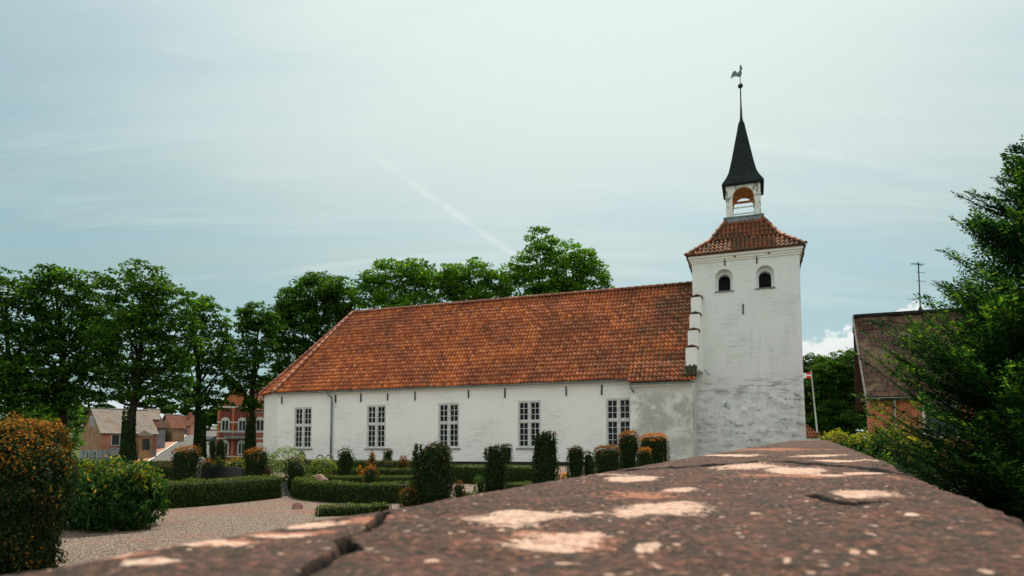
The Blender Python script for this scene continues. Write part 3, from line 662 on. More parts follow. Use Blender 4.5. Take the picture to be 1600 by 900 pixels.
    ce = MB(); ce.box(TU-.69, TU+.69, TN-.69, TN+.69, 14.93, 15.0); ce.build('ceiling', M['ochre_paint'], ln)
    bm_ = MB(); bm_.tube([(TU-.66, TN-.4, 14.62), (TU+.66, TN+.35, 14.72)], .06, 4); bm_.tube([(TU-.66, TN+.3, 14.60), (TU+.66, TN-.35, 14.78)], .05, 4); bm_.tube([(TU-.69, TN, 14.42), (TU+.69, TN, 14.42)], .07, 4); bm_.build('bell_beam', M['ochre_paint'], ln)
    for zz in (13.50, 13.84):
        r = MB()
        for sy in (-1, 1): r.box(TU-.54, TU+.54, TN+sy*.79-.025, TN+sy*.79+.025, zz, zz+.055); r.box(TU+sy*.79-.025, TU+sy*.79+.025, TN-.54, TN+.54, zz, zz+.055)
        r.build('rail', M['pale_wood'], ln)
    # spire (square, swept eaves)
    prof = [(1.03, 15.06), (1.05, 15.14), (.93, 15.36), (.80, 15.60), (.70, 15.85), (.62, 16.2), (.52, 16.7), (.43, 17.2), (.34, 17.7), (.255, 18.15), (.205, 18.45), (.16, 18.72), (.085, 18.92), (.065, 19.1)]
    V = []; F = []
    for hw, z in prof: V += [(TU-hw, TN-hw, z), (TU+hw, TN-hw, z), (TU+hw, TN+hw, z), (TU-hw, TN+hw, z)]
    for i in range(len(prof)-1):
        for j in range(4): F.append((i*4+j, i*4+(j+1) % 4, i*4+4+(j+1) % 4, i*4+4+j))
    F.append((0, 3, 2, 1)); F.append(tuple(len(V)-4+j for j in range(4)))
    sp = mesh_obj('spire', V, F, M['shingle'], church)
    ne = MB(); ne.tube([(TU, TN, 18.9), (TU, TN, 19.9), (TU, TN, 20.8)], [.075, .038, .03], 8); ne.build('finial', M['iron'], sp)
    ba = MB(); ba.lathe([(0.001, 20.78)]+[(.135*math.sin(math.pi*i/10), 20.91-.135*math.cos(math.pi*i/10)) for i in range(1, 10)]+[(.001, 21.04)], TU, TN, 16); ba.build('ball', M['iron'], sp, True)
    ro = MB(); ro.tube([(TU, TN, 21.0), (TU, TN, 21.6)], .022, 6)
    ro.build('vane_rod', M['iron'], sp)
    cock = [(0, 21.42), (.08, 21.52), (.11, 21.66), (.09, 21.80), (.12, 21.92), (.17, 21.97), (.10, 22.02), (.11, 22.12), (.06, 22.20), (.0, 22.18), (-.03, 22.05), (-.02, 21.88), (-.08, 21.76), (-.17, 21.70), (-.25, 21.86), (-.36, 21.88), (-.47, 21.78), (-.55, 21.55), (-.57, 21.38), (-.50, 21.50), (-.46, 21.43), (-.41, 21.56), (-.34, 21.47), (-.27, 21.56), (-.2, 21.48), (-.1, 21.45)]
    ck = MB(); ck.prism([(TU+x*.85, 21.42+(z-21.42)*.85) for x, z in cock], 'y', TN-.02, TN+.02); ck.build('weathercock', M['copper_green'], sp)
tower()

# ------------------------------------------------------------------ foreground wall
def churchyard_wall():
    az = math.atan2(475, FPX); D = np.array([math.sin(az), math.cos(az)]); L = np.array([math.cos(az), -math.sin(az)]); H = 0.087; SL = 0.0225
    def plane_hit(px, py):
        r = ray(px, py); # z = CZ-H+SL*s , s = along
        s_r = r.x*D[0]+r.y*D[1]; t = -H/(r.z-SL*s_r); return t*s_r, t*(r.x*L[0]+r.y*L[1])
    eL = [plane_hit(*p) for p in ((200, 858), (640, 790), (1000, 725), (1240, 683))]; eR = [plane_hit(*p) for p in ((1290, 683), (1420, 735), (1600, 803))]
    print('wall edges', [tuple(round(float(v), 3) for v in e) for e in eL+eR])
    lw = -float(np.mean([e[1] for e in eL[:3]]))*1.05; rw = float(np.mean([e[1] for e in eR[1:]])); END = 15.0
    # rows get longer with distance
    s = [0.16]
    while s[-1] < END: s.append(s[-1]*(1.0028 if s[-1] < 3.6 else 1.006))
    s = np.array(list(np.arange(-2.5, .16, .05))+s)
    l = np.linspace(-lw, rw, 230); gs, gl = np.meshgrid(s, l, indexing='ij')
    P3 = np.stack([gs, gl, gs*0], -1)
    z = CZ-H+SL*gs
    n1 = vnoise(P3, 6, 1)-.5; n2 = vnoise(P3, 25, 2)-.5; n3 = vnoise(P3, 90, 3)-.5; n4 = vnoise(P3, 220, 4)-.5
    near = np.clip(1.5/np.maximum(gs, .3), 0.25, 1)
    z = z+n1*.010+n2*.006+n3*.0014+n4*.0008
    e = np.minimum(gl+lw, rw-gl)/.06; er = np.clip(1-e+ (n2+n1)*.9, 0, 1); z = z-er**2*.016          # worn arrises
    crack = np.zeros_like(z); lich = np.zeros_like(z); pink = np.zeros_like(z)
    def seg_dist(a, b):
        a = np.array(a); b = np.array(b); ab = b-a; t = np.clip(((gs-a[0])*ab[0]+(gl-a[1])*ab[1])/(ab@ab), 0, 1); return np.hypot(gs-a[0]-t*ab[0], gl-a[1]-t*ab[1])
    wob = (vnoise(P3, 30, 8)-.5)*.02+(vnoise(P3, 110, 9)-.5)*.008
    for pts, w, dep in ([[(604, 800), (590, 818), (560, 838), (535, 848), (548, 864), (505, 880), (470, 900)], .0055, .026],
                        [[(975, 733), (1050, 730), (1110, 725), (1200, 722), (1300, 727), (1415, 739)], .024, .030],
                        [[(1272, 780), (1300, 786), (1330, 788), (1372, 787)], .011, .022]):
        q = [plane_hit(*p) for p in pts]; d = np.min([seg_dist(a, b) for a, b in zip(q[:-1], q[1:])], 0)+wob*.35
        m = np.clip(1-np.maximum(d, 0)/w/(1+0.4*np.clip(gs-1, 0, 4)), 0, 1); z = z-m**.7*dep; m2 = np.clip(1-np.maximum(d, 0)/(w*1.5)/(1+0.4*np.clip(gs-1, 0, 4)), 0, 1); crack = np.maximum(crack, np.clip(m2*2.6, 0, 1))
    # slab beyond the far joint stands a little proud on the right
    q = plane_hit(1300, 727); up = sstep(q[0]-.02, q[0]+.03, gs+wob)*sstep(.05, .25, gl); z = z+up*.014
    fine = (vnoise(P3, 14, 5)-.5)*.9+(vnoise(P3, 45, 6)-.5)*.5+(vnoise(P3, 140, 7)-.5)*.3
    def blob(px, py, hw, hh, dst, amt=1.0):
        c = plane_hit(px, py); a = plane_hit(px-hw, py); b = plane_hit(px+hw, py); u = plane_hit(px, py-hh); dn = plane_hit(px, min(py+hh, 1150))
        # ellipse in wall space: use the along extent and the cross extent
        ra = abs(u[0]-dn[0])/2; ca = (u[0]+dn[0])/2; cl = (u[1]+dn[1])/2; rl = abs(b[1]-a[1])/2
        # along-wall drift of the horizontal image line
        k = (b[0]-a[0])/(b[1]-a[1]+1e-9)
        v = (1.2 if dst is lich else 1.25)-np.hypot((gs-ca-k*(gl-cl))/max(ra, .004), (gl-cl)/max(rl, .004))+fine*(.40 if dst is lich else 1.0)
        np.maximum(dst, np.clip(v*amt*1.15, 0, 1), out=dst)
    for b in ((1040, 798, 92, 17), (820, 814, 108, 17), (850, 848, 88, 15), (905, 838, 50, 9), (1170, 730, 62, 6), (1235, 736, 60, 5), (1290, 744, 45, 3), (1352, 775, 60, 8), (992, 747, 52, 4.5), (965, 742, 30, 2), (1062, 764, 30, 3.5), (480, 818, 66, 8), (120, 876, 105, 12), (320, 852, 85, 10), (240, 888, 50, 8), (420, 836, 60, 6), (1140, 711, 60, 1.6), (1275, 713, 55, 1.6), (1090, 704, 50, 1.4), (1320, 722, 60, 1.6), (1350, 741, 40, 2),
              (935, 802, 10, 2), (1182, 801, 13, 2.6), (1425, 801, 12, 2.6), (1012, 850, 26, 5), (1335, 852, 10, 5), (1362, 853, 8, 4), (1230, 867, 10, 4), (1540, 884, 16, 5), (676, 884, 14, 4), (885, 874, 24, 5), (1365, 820, 14, 2), (1158, 834, 6, 3)): blob(*b, lich)
    for b in ((850, 850, 100, 22), (1000, 774, 80, 6), (180, 876, 120, 14), (350, 850, 110, 12), (430, 832, 80, 7), (1250, 745, 110, 5), (1200, 703, 90, 3), (1400, 748, 60, 4), (1540, 832, 36, 5), (560, 815, 50, 8)): blob(*b, pink)
    XY = gs[..., None]*D+gl[..., None]*L
    V = np.concatenate([XY, z[..., None]], -1)
    n, m = gs.shape
    # side skirts
    i = (np.arange(n-1)[:, None]*m+np.arange(m-1)[None]).ravel(); F = np.stack([i, i+1, i+m+1, i+m], 1)[:, ::-1]
    col = np.stack([lich, pink, crack], -1)
    VV = V.reshape(-1, 3); CC = col.reshape(-1, 3); extra = []; ef = []
    def skirt(idx, flip):
        k = len(VV)+sum(len(x) for x in extra); low = VV[idx].copy(); low[:, 2] -= .09; extra.append(low); q = np.arange(len(idx)-1)
        f = np.stack([idx[q], idx[q+1], k+q+1, k+q], 1); ef.append(f if flip else f[:, ::-1])
    skirt(np.arange(n)*m, True); skirt(np.arange(n)*m+m-1, False); skirt((n-1)*m+np.arange(m), False)
    VV = np.concatenate([VV]+extra); CC = np.concatenate([CC, np.zeros((len(VV)-len(CC), 3))]); F = np.concatenate([F]+ef)
    root = empty('churchyard_wall', (0, 0, 0)); tag(root, 'old churchyard wall in the foreground, its rough reddish top blotched with pale lichen', 'wall')
    mesh_obj('coping', VV, F, M['coping_stone'], root, smooth=True, col=CC)
    b = MB()
    def pt(ss, ll, zz): p = ss*D+ll*L; return (p[0], p[1], zz)
    v = [pt(-2.5, -lw+.04, -.1), pt(END-.02, -lw+.04, -.1), pt(END-.02, rw-.04, -.1), pt(-2.5, rw-.04, -.1)]
    v2 = [pt(-2.5, -lw+.04, CZ-H-.075+SL*-2.5), pt(END-.02, -lw+.04, CZ-H-.075+SL*END), pt(END-.02, rw-.04, CZ-H-.075+SL*END), pt(-2.5, rw-.04, CZ-H-.075-SL*2.5)]
    b.add(v+v2, [(3, 2, 1, 0), (4, 5, 6, 7), (0, 1, 5, 4), (1, 2, 6, 5), (2, 3, 7, 6), (3, 0, 4, 7)]); b.build('wall_body', M['pink_stone'], root)
churchyard_wall()

# ------------------------------------------------------------------ vegetation
def quads(P, N, size, col, asp=0.5, rnd=0.7, up=None, rng=RNG):
    """leaf-shaped quads: a rhombus round each point"""
    n = len(P); Nn = N+rng.normal(0, rnd, (n, 3)); Nn /= np.linalg.norm(Nn, axis=1)[:, None]+1e-9
    a = rng.normal(0, 1, (n, 3))
    if up is not None: a = a*0.6+up
    a -= (a*Nn).sum(1)[:, None]*Nn; a /= np.linalg.norm(a, axis=1)[:, None]+1e-9; b = np.cross(Nn, a)
    s = (size*rng.uniform(.65, 1.35, n))[:, None]
    V = np.stack([P-a*s*.5, P+b*s*asp*.5+a*s*.05, P+a*s*.5, P-b*s*asp*.5+a*s*.05], 1).reshape(-1, 3)
    F = np.arange(4*n).reshape(n, 4); return V, F, np.repeat(col, 4, 0)
def sphere_dirs(n, rng=RNG):
    d = rng.normal(0, 1, (n, 3)); return d/np.linalg.norm(d, axis=1)[:, None]
GREEN = np.array([(0.018, 0.040, 0.012), (0.030, 0.060, 0.016), (0.042, 0.075, 0.018)])
def palette(n, cols, rng=RNG, jit=.22):
    c = np.asarray(cols)[rng.integers(0, len(cols), n)]; return np.clip(c*(1+rng.normal(0, jit, (n, 1))), 0.003, 1)

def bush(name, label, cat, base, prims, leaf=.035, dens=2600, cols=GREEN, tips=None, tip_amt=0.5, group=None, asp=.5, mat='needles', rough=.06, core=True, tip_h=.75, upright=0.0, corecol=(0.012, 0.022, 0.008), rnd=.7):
    """prims: (cx,cy,cz,rx,ry,rz,power) rounded solids relative to base; leaves all over their skins"""
    rng = np.random.default_rng(abs(hash(label)) % 1000 if False else (len(label)*37+int(abs(base[0])*100)) % 99991)
    Vs = []; Fs = []; Cs = []; k = 0; zt = max(p[2]+p[5] for p in prims); zb = 0
    def rad(d, p):
        e = p[6]; return 1/((np.abs(d[:, 0]/p[3])**e+np.abs(d[:, 1]/p[4])**e+np.abs(d[:, 2]/p[5])**e)**(1/e))
    def disp(P): return (vnoise(P+100, 2.2/max(.3, zt), 1)-.5)*rough*2.2+(vnoise(P+100, 9, 2)-.5)*rough
    for p in prims:
        area = 4*math.pi*((p[3]*p[4])**1.6/3+(p[3]*p[5])**1.6/3+(p[4]*p[5])**1.6/3)**(1/1.6)*(1.25 if p[6] > 3 else 1); n = int(area*dens)
        d = sphere_dirs(n, rng); 
        # box-like solids: bias so the flat sides are covered evenly
        d = d*np.array([p[3], p[4], p[5]]); d /= np.linalg.norm(d, axis=1)[:, None]
        r = rad(d, p); P = d*r[:, None]; N = d/np.array([p[3], p[4], p[5]])**1; N = np.sign(d)*np.abs(P/np.array([p[3], p[4], p[5]]))**(p[6]-1)/np.array([p[3], p[4], p[5]]); N /= np.linalg.norm(N, axis=1)[:, None]+1e-9
        W = P+np.array(p[:3]); W = W+N*(disp(W)+rng.uniform(-.6, 1.0, n)**3*leaf*1.6)[:, None]
        keep = W[:, 2] > 0.0
        for q in prims:
            if q is p: continue
            dd = (W-np.array(q[:3]))/np.array(q[3:6]); keep &= (np.abs(dd)**q[6]).sum(1) > .55
        W = W[keep]; N = N[keep]; n = len(W)
        c = palette(n, cols, rng)
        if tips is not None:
            h = np.clip((W[:, 2]/zt-tip_h)/(1-tip_h+1e-6), 0, 1); pr = np.clip(h*tip_amt*1.5+np.clip(N[:, 2], 0, 1)*tip_amt+(vnoise(W+50, 6, 5)-.57)*tip_amt*1.2, 0, 1)  # tip colour covers new growth and stands in for sun on upturned leaves
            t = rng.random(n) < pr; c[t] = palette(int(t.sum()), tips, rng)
        V, F, C = quads(W, N, np.full(n, leaf), c, asp, rnd, np.array([0, 0, upright]) if upright else None, rng)
        Vs.append(V); Fs.append(F+k); Cs.append(C); k += len(V)
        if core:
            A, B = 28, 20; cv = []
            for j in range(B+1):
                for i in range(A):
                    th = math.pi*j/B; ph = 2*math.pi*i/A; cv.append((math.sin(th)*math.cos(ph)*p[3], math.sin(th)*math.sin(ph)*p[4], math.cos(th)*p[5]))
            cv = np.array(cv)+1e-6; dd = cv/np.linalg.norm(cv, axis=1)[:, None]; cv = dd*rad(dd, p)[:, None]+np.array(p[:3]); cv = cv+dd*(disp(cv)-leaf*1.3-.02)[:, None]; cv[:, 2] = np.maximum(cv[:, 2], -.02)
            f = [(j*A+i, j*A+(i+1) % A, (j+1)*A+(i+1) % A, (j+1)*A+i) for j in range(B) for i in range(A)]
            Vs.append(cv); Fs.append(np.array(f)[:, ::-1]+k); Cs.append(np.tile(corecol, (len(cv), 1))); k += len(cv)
    o = mesh_obj(name, np.concatenate(Vs), np.concatenate(Fs), M[mat], None, col=np.concatenate(Cs)); o.location = base
    tag(o, label, cat, group); return o

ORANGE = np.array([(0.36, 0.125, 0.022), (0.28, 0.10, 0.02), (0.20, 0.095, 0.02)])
YGREEN = np.array([(0.16, 0.19, 0.03), (0.11, 0.15, 0.03), (0.08, 0.12, 0.025)])
YEW = np.array([(0.012, 0.026, 0.012), (0.020, 0.040, 0.014), (0.030, 0.052, 0.016)])
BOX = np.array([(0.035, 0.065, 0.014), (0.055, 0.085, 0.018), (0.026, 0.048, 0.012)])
def span(x0, x1, ytop, d):
    """footprint of something standing on the ground between two image columns at depth d"""
    g = ground_at((x0+x1)/2, d); w = (x1-x0)/FPX*d; h = at((x0+x1)/2, ytop, d).z-g[2]; return g, w, h
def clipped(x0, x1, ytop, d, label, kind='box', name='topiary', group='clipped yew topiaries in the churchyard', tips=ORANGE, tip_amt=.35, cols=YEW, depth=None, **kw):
    g, w, h = span(x0, x1, ytop, d); r = w/2; ry = (depth or w)/2
    if kind == 'box': pr = [(0, 0, h/2, r, ry, h/2, 7.0)]
    elif kind == 'dome': pr = [(0, 0, h*.35, r, ry, h*.65, 2.3)]
    elif kind == 'egg': pr = [(0, 0, h*.48, r, ry, h*.52, 2.6)]
    elif kind == 'cone': pr = [(0, 0, h*.32, r, ry, h*.40, 2.4), (r*.06, 0, h*.62, r*.68, ry*.68, h*.30, 2.0), (0, 0, h*.82, r*.36, ry*.36, h*.18, 2.0)]
    elif kind == 'multi':
        rn = random.Random(int(x0)); n = kw.pop('n', 5); pr = []
        for i in range(n):
            t = (i+.5)/n*2-1; rr = r*(1.25/n+.12)+.02; hh = h*(1-.16*rn.random()-.06*abs(t)) if i != n//2 else h
            pr.append((t*(r-rr), rn.uniform(-.4, .4)*(ry-rr), hh*.47, rr, rr*1.25, hh*.53, 3.0))
        pr.append((0, 0, h*.36, r*.86, ry*.8, h*.40, 3.0))
        for i in range(n*2):
            t = rn.uniform(-.85, .85); rr = .035+.02*rn.random(); pr.append((t*r, rn.uniform(-.4, .4)*ry, h*.86, rr, rr, h*rn.uniform(.09, .17), 2.0))
    if kind == 'multi': tip_amt *= .5
    kw.setdefault('dens', 2600 if d < 13 else 1600); kw.setdefault('leaf', .035 if d < 13 else .042)
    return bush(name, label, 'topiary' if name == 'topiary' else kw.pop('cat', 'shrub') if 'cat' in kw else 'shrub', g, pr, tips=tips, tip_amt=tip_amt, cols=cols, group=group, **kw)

# --- near yew at the left edge
g, w, h = span(-60, 100, 648, 5.6)
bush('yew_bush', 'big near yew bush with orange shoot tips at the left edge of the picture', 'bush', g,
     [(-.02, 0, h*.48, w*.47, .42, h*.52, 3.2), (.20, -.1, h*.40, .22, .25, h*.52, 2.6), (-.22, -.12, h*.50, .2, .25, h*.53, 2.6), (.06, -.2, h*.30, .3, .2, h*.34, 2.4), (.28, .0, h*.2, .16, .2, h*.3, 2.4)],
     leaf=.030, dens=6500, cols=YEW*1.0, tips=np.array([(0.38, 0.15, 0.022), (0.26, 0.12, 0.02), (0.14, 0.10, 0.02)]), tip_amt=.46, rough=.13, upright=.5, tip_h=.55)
# --- leafy green shrub
g, w, h = span(104, 258, 712, 8.6)
bush('leafy_shrub', 'broad leafy green shrub with yellow and orange top leaves beside the gravel', 'shrub', g,
     [(0, 0, h*.42, w*.44, .5, h*.52, 2.3), (-.38, -.05, h*.42, .26, .35, h*.46, 2.2), (.33, -.1, h*.36, .30, .35, h*.46, 2.2), (.02, -.2, h*.38, .42, .35, h*.48, 2.2), (.52, 0, h*.45, .16, .2, h*.2, 2)],
     leaf=.058, dens=2300, cols=np.array([(0.025, 0.070, 0.020), (0.040, 0.10, 0.025), (0.016, 0.045, 0.014)]), tips=np.array([(0.20, 0.22, 0.04), (0.13, 0.18, 0.03), (0.16, 0.20, 0.03), (0.26, 0.17, 0.03)]), tip_amt=.26, asp=.42, mat='foliage', rough=.2, upright=.8, tip_h=.7)

# --- clipped box hedges following a line of (pixel, depth) points
def hedge(label, pts, width, height, name='box_hedge', group='low clipped box hedges in the churchyard', leaf=.032, dens=2600, cols=BOX, tips=YGREEN, tip_amt=.55, rough=.03, mat='needles', cat='hedge'):
    P = [Vector((*ground_at(px, d)[:2], 0)) for px, d in pts]; org = P[0].copy(); rng = np.random.default_rng(len(label)*13+int(abs(P[0].x)*10))
    dense = []
    for a, b in zip(P[:-1], P[1:]):
        n = max(2, int((b-a).length/.12)); dense += [a.lerp(b, i/n) for i in range(n)]
    dense.append(P[-1]); Q = np.array([(p.x, p.y) for p in dense])
    for _ in range(6): Q[1:-1] = (Q[:-2]+Q[1:-1]*2+Q[2:])/4
    T = np.gradient(Q, axis=0); T /= np.linalg.norm(T, axis=1)[:, None]; Nn = np.stack([T[:, 1], -T[:, 0]], 1); L = np.r_[0, np.cumsum(np.linalg.norm(np.diff(Q, axis=0), axis=1))]
    prof = [(-.5, 0), (-.52, .5), (-.49, .9), (-.40, 1.0), (0, 1.02), (.40, 1.0), (.49, .9), (.52, .5), (.5, 0)]; pa = np.array(prof)*[width, height]
    gz = terrain(Q[:, 0], Q[:, 1]); n = len(Q); m = len(pa)
    def surf(i, lat, z): return np.stack([np.interp(i, np.arange(n), Q[:, 0])+np.interp(i, np.arange(n), Nn[:, 0])*lat, np.interp(i, np.arange(n), Q[:, 1])+np.interp(i, np.arange(n), Nn[:, 1])*lat, np.interp(i, np.arange(n), gz)+z], -1)
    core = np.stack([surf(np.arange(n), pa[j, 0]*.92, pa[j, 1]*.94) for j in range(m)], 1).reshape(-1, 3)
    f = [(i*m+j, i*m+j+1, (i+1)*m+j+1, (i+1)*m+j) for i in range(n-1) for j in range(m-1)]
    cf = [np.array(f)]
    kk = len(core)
    # leaves on the skin and both ends
    pl = np.r_[0, np.cumsum(np.linalg.norm(np.diff(pa, axis=0), axis=1))]; area = pl[-1]*L[-1]; N = int(area*dens)
    i = rng.uniform(0, n-1, N); s = rng.uniform(0, pl[-1], N); lat = np.interp(s, pl, pa[:, 0]); z = np.interp(s, pl, pa[:, 1])
    # surface normals in the section
    dl = np.interp(s+.01, pl, pa[:, 0])-np.interp(s-.01, pl, pa[:, 0]); dz = np.interp(s+.01, pl, pa[:, 1])-np.interp(s-.01, pl, pa[:, 1]); q = np.hypot(dl, dz)+1e-9
    W = surf(i, lat, z); nl = -dz/q; nz_ = dl/q
    NX = np.stack([np.interp(i, np.arange(n), Nn[:, 0])*nl, np.interp(i, np.arange(n), Nn[:, 1])*nl, nz_], -1)
    ne = int(width*height*dens)
    for e, sg in ((0, -1), (n-1, 1)):
        W2 = surf(np.full(ne, float(e)), rng.uniform(-.5, .5, ne)*width, rng.uniform(0, 1, ne)*height); W2[:, :2] += T[e]*sg*.02; W = np.r_[W, W2]; NX = np.r_[NX, np.tile([T[e][0]*sg, T[e][1]*sg, 0], (ne, 1))]
    W = W+NX*((vnoise(W+200, 2.5, 3)-.5)*rough*2+(vnoise(W+200, 9, 4)-.5)*rough+rng.uniform(-.5, 1, len(W))**3*leaf*1.2)[:, None]
    c = palette(len(W), cols, rng); t = rng.random(len(W)) < np.clip(NX[:, 2], 0, 1)*tip_amt; c[t] = palette(int(t.sum()), tips, rng)  # lit hedge tops painted in: upturned leaves take the brighter tip colour
    V, F, C = quads(W, NX, np.full(len(W), leaf), c, .5, .7, None, rng)
    caps = [np.arange(m)[::-1], (n-1)*m+np.arange(m)]
    off = np.array([org.x, org.y, tz(org.x, org.y)])
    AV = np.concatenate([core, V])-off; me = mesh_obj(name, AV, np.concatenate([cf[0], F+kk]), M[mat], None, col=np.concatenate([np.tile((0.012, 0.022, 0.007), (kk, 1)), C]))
    me.location = off; tag(me, label, cat, group); return me
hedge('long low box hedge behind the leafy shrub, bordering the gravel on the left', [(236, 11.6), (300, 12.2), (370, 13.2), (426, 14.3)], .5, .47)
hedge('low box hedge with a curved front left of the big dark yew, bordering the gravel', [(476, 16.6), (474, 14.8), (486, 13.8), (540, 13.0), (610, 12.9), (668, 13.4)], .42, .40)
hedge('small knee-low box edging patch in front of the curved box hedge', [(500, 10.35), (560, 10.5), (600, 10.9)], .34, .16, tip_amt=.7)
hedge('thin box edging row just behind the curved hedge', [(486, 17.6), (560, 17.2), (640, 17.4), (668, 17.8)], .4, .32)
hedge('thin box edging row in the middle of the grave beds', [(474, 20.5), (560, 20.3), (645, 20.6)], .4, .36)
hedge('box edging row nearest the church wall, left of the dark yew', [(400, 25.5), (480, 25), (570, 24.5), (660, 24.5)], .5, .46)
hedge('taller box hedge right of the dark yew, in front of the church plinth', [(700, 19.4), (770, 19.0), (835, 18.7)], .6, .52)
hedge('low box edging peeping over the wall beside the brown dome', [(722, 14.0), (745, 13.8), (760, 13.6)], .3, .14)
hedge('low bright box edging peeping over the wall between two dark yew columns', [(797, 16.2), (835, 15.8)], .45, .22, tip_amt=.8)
hedge('dark boundary hedge behind the leafy shrub under the trees', [(60, 30), (150, 31), (240, 32), (300, 33)], .8, .22, cols=YEW, tips=BOX, leaf=.06, dens=900, name='boundary_hedge', group=None)
hedge('dark boundary hedge between the orange-topped yew blocks and the road', [(240, 26), (300, 27), (360, 28), (410, 30)], .8, .18, cols=YEW, tips=BOX, leaf=.06, dens=900, name='boundary_hedge', group=None)
hedge('small green edging beside the silvery shrub and the church end', [(400, 16.8), (420, 16.4), (434, 16.2)], .5, .34)

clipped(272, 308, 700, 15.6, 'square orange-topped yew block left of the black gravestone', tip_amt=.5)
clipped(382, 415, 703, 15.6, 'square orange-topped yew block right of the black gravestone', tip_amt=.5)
clipped(446, 476, 716, 15.2, 'dark rounded yew block in front of the silvery shrub', 'egg', tip_amt=.15)
clipped(313, 342, 716, 17.6, 'low rounded shrub with orange shoots behind the black gravestone', 'dome', name='small_shrub', group=None, tip_amt=.4)
clipped(334, 352, 713, 17.2, 'small slim conifer behind the black gravestone', 'cone', name='dwarf_conifer', group='small conifers among the graves', tips=YGREEN)
clipped(327, 338, 689, 28.5, 'thin dark conifer column left of its twin before the brick house', 'multi', n=2, name='column_conifer', group='small conifers among the graves', tips=None)
clipped(338, 352, 687, 28.5, 'wider dark conifer column right of its twin before the brick house', 'multi', n=3, name='column_conifer', group='small conifers among the graves', tips=None)
clipped(352, 386, 718, 19, 'yellow-green bedding plants behind the black gravestone', 'dome', name='bedding_plants', group=None, cols=YGREEN*.9, tips=ORANGE*1.3, tip_amt=.15, rough=.1, leaf=.06, dens=900, mat='foliage')
clipped(240, 276, 722, 17, 'dark low shrub left of the orange-topped yew block', 'dome', name='small_shrub', group=None, tip_amt=.12)
g, w, h = span(415, 470, 700, 17.5)
bush('silvery_shrub', 'loose silvery-leaved shrub at the foot of the church end wall', 'shrub', g, [(0, 0, h*.45, w*.42, .4, h*.5, 2), (-.25, 0, h*.4, .2, .3, h*.45, 2), (.22, .1, h*.42, .22, .3, h*.5, 2)], leaf=.055, dens=1100,
     cols=np.array([(0.20, 0.25, 0.17), (0.12, 0.17, 0.10), (0.05, 0.09, 0.04), (0.28, 0.33, 0.25)]), asp=.32, mat='foliage', rough=.22, upright=1.2, core=False, rnd=1.0)
clipped(466, 480, 706, 22, 'pair of thin red-brown conifers behind the dark rounded yew', 'multi', n=3, name='dwarf_conifer', group='small conifers among the graves', cols=np.array([(0.07, 0.03, 0.015), (0.03, 0.035, 0.015)]), tips=ORANGE*.6)
clipped(484, 528, 717, 20.5, 'bright yellow-green mound under the curled iron hoops', 'dome', name='yellow_mound', group=None, cols=YGREEN*1.2, tips=YGREEN*1.8, tip_amt=.7, rough=.05)
clipped(412, 424, 731, 15.6, 'dark red heather clump at the church corner', 'dome', name='heather_clump', group=None, cols=np.array([(0.08, 0.02, 0.02), (0.05, 0.02, 0.015)]), tips=None)
clipped(528, 551, 703, 19, 'pointed dark green conifer left of the second church window', 'egg', tips=YGREEN, tip_amt=.2, name='dwarf_conifer', group='small conifers among the graves', rough=.08, upright=.7)
clipped(570, 592, 705, 20, 'taller orange-tipped conifer cone under the second church window', 'cone', name='dwarf_conifer', group='small conifers among the graves', tips=ORANGE, tip_amt=.6, tip_h=.4, rough=.08, upright=.7)
clipped(569, 591, 728, 16.3, 'short orange-tipped yew post in front of the taller orange conifer', 'egg', name='topiary', tips=ORANGE, tip_amt=.6, tip_h=.6)
clipped(600, 613, 703, 25, 'slim dark two-headed conifer right under the second church window', 'multi', n=2, name='dwarf_conifer', group='small conifers among the graves')
clipped(591, 616, 719, 22, 'small green dome right of the taller orange conifer', 'dome', name='clipped_dome', group=None, tip_amt=.1)
clipped(620, 640, 713, 21, 'brownish pointed conifer just left of the big dark yew', 'cone', name='dwarf_conifer', group='small conifers among the graves', tips=ORANGE*.8, tip_amt=.5, tip_h=.5)
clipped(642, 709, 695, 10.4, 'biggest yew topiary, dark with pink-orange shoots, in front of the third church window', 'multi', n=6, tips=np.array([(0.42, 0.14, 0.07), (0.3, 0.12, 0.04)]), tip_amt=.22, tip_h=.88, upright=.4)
clipped(626, 656, 762, 10.1, 'brown-green clipped dome at the left foot of the biggest yew', 'dome', name='clipped_dome', group=None, cols=np.array([(0.06, 0.05, 0.018), (0.04, 0.045, 0.015)]), tips=ORANGE*.6, tip_amt=.3, depth=.5)
clipped(706, 730, 756, 13.2, 'brown-green clipped dome at the right foot of the biggest yew', 'dome', name='clipped_dome', group=None, cols=np.array([(0.06, 0.05, 0.018), (0.04, 0.045, 0.015)]), tips=ORANGE*.6, tip_amt=.3)
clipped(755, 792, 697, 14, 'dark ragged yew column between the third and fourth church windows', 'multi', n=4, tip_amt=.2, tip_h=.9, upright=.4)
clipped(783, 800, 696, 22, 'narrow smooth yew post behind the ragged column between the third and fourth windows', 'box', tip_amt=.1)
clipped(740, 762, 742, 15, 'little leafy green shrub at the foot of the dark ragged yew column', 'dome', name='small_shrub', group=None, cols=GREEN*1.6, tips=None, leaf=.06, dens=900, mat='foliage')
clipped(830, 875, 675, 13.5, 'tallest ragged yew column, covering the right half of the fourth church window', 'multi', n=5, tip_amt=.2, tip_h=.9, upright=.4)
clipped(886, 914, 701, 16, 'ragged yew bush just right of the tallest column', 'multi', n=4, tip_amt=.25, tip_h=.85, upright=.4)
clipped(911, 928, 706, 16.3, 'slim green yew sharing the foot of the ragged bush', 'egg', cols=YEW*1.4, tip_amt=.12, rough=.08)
clipped(928, 967, 698, 17, 'squat cushion-shaped yew block with brownish top, left of the smooth tall one', 'box', tip_amt=.3, cols=YEW*1.2)
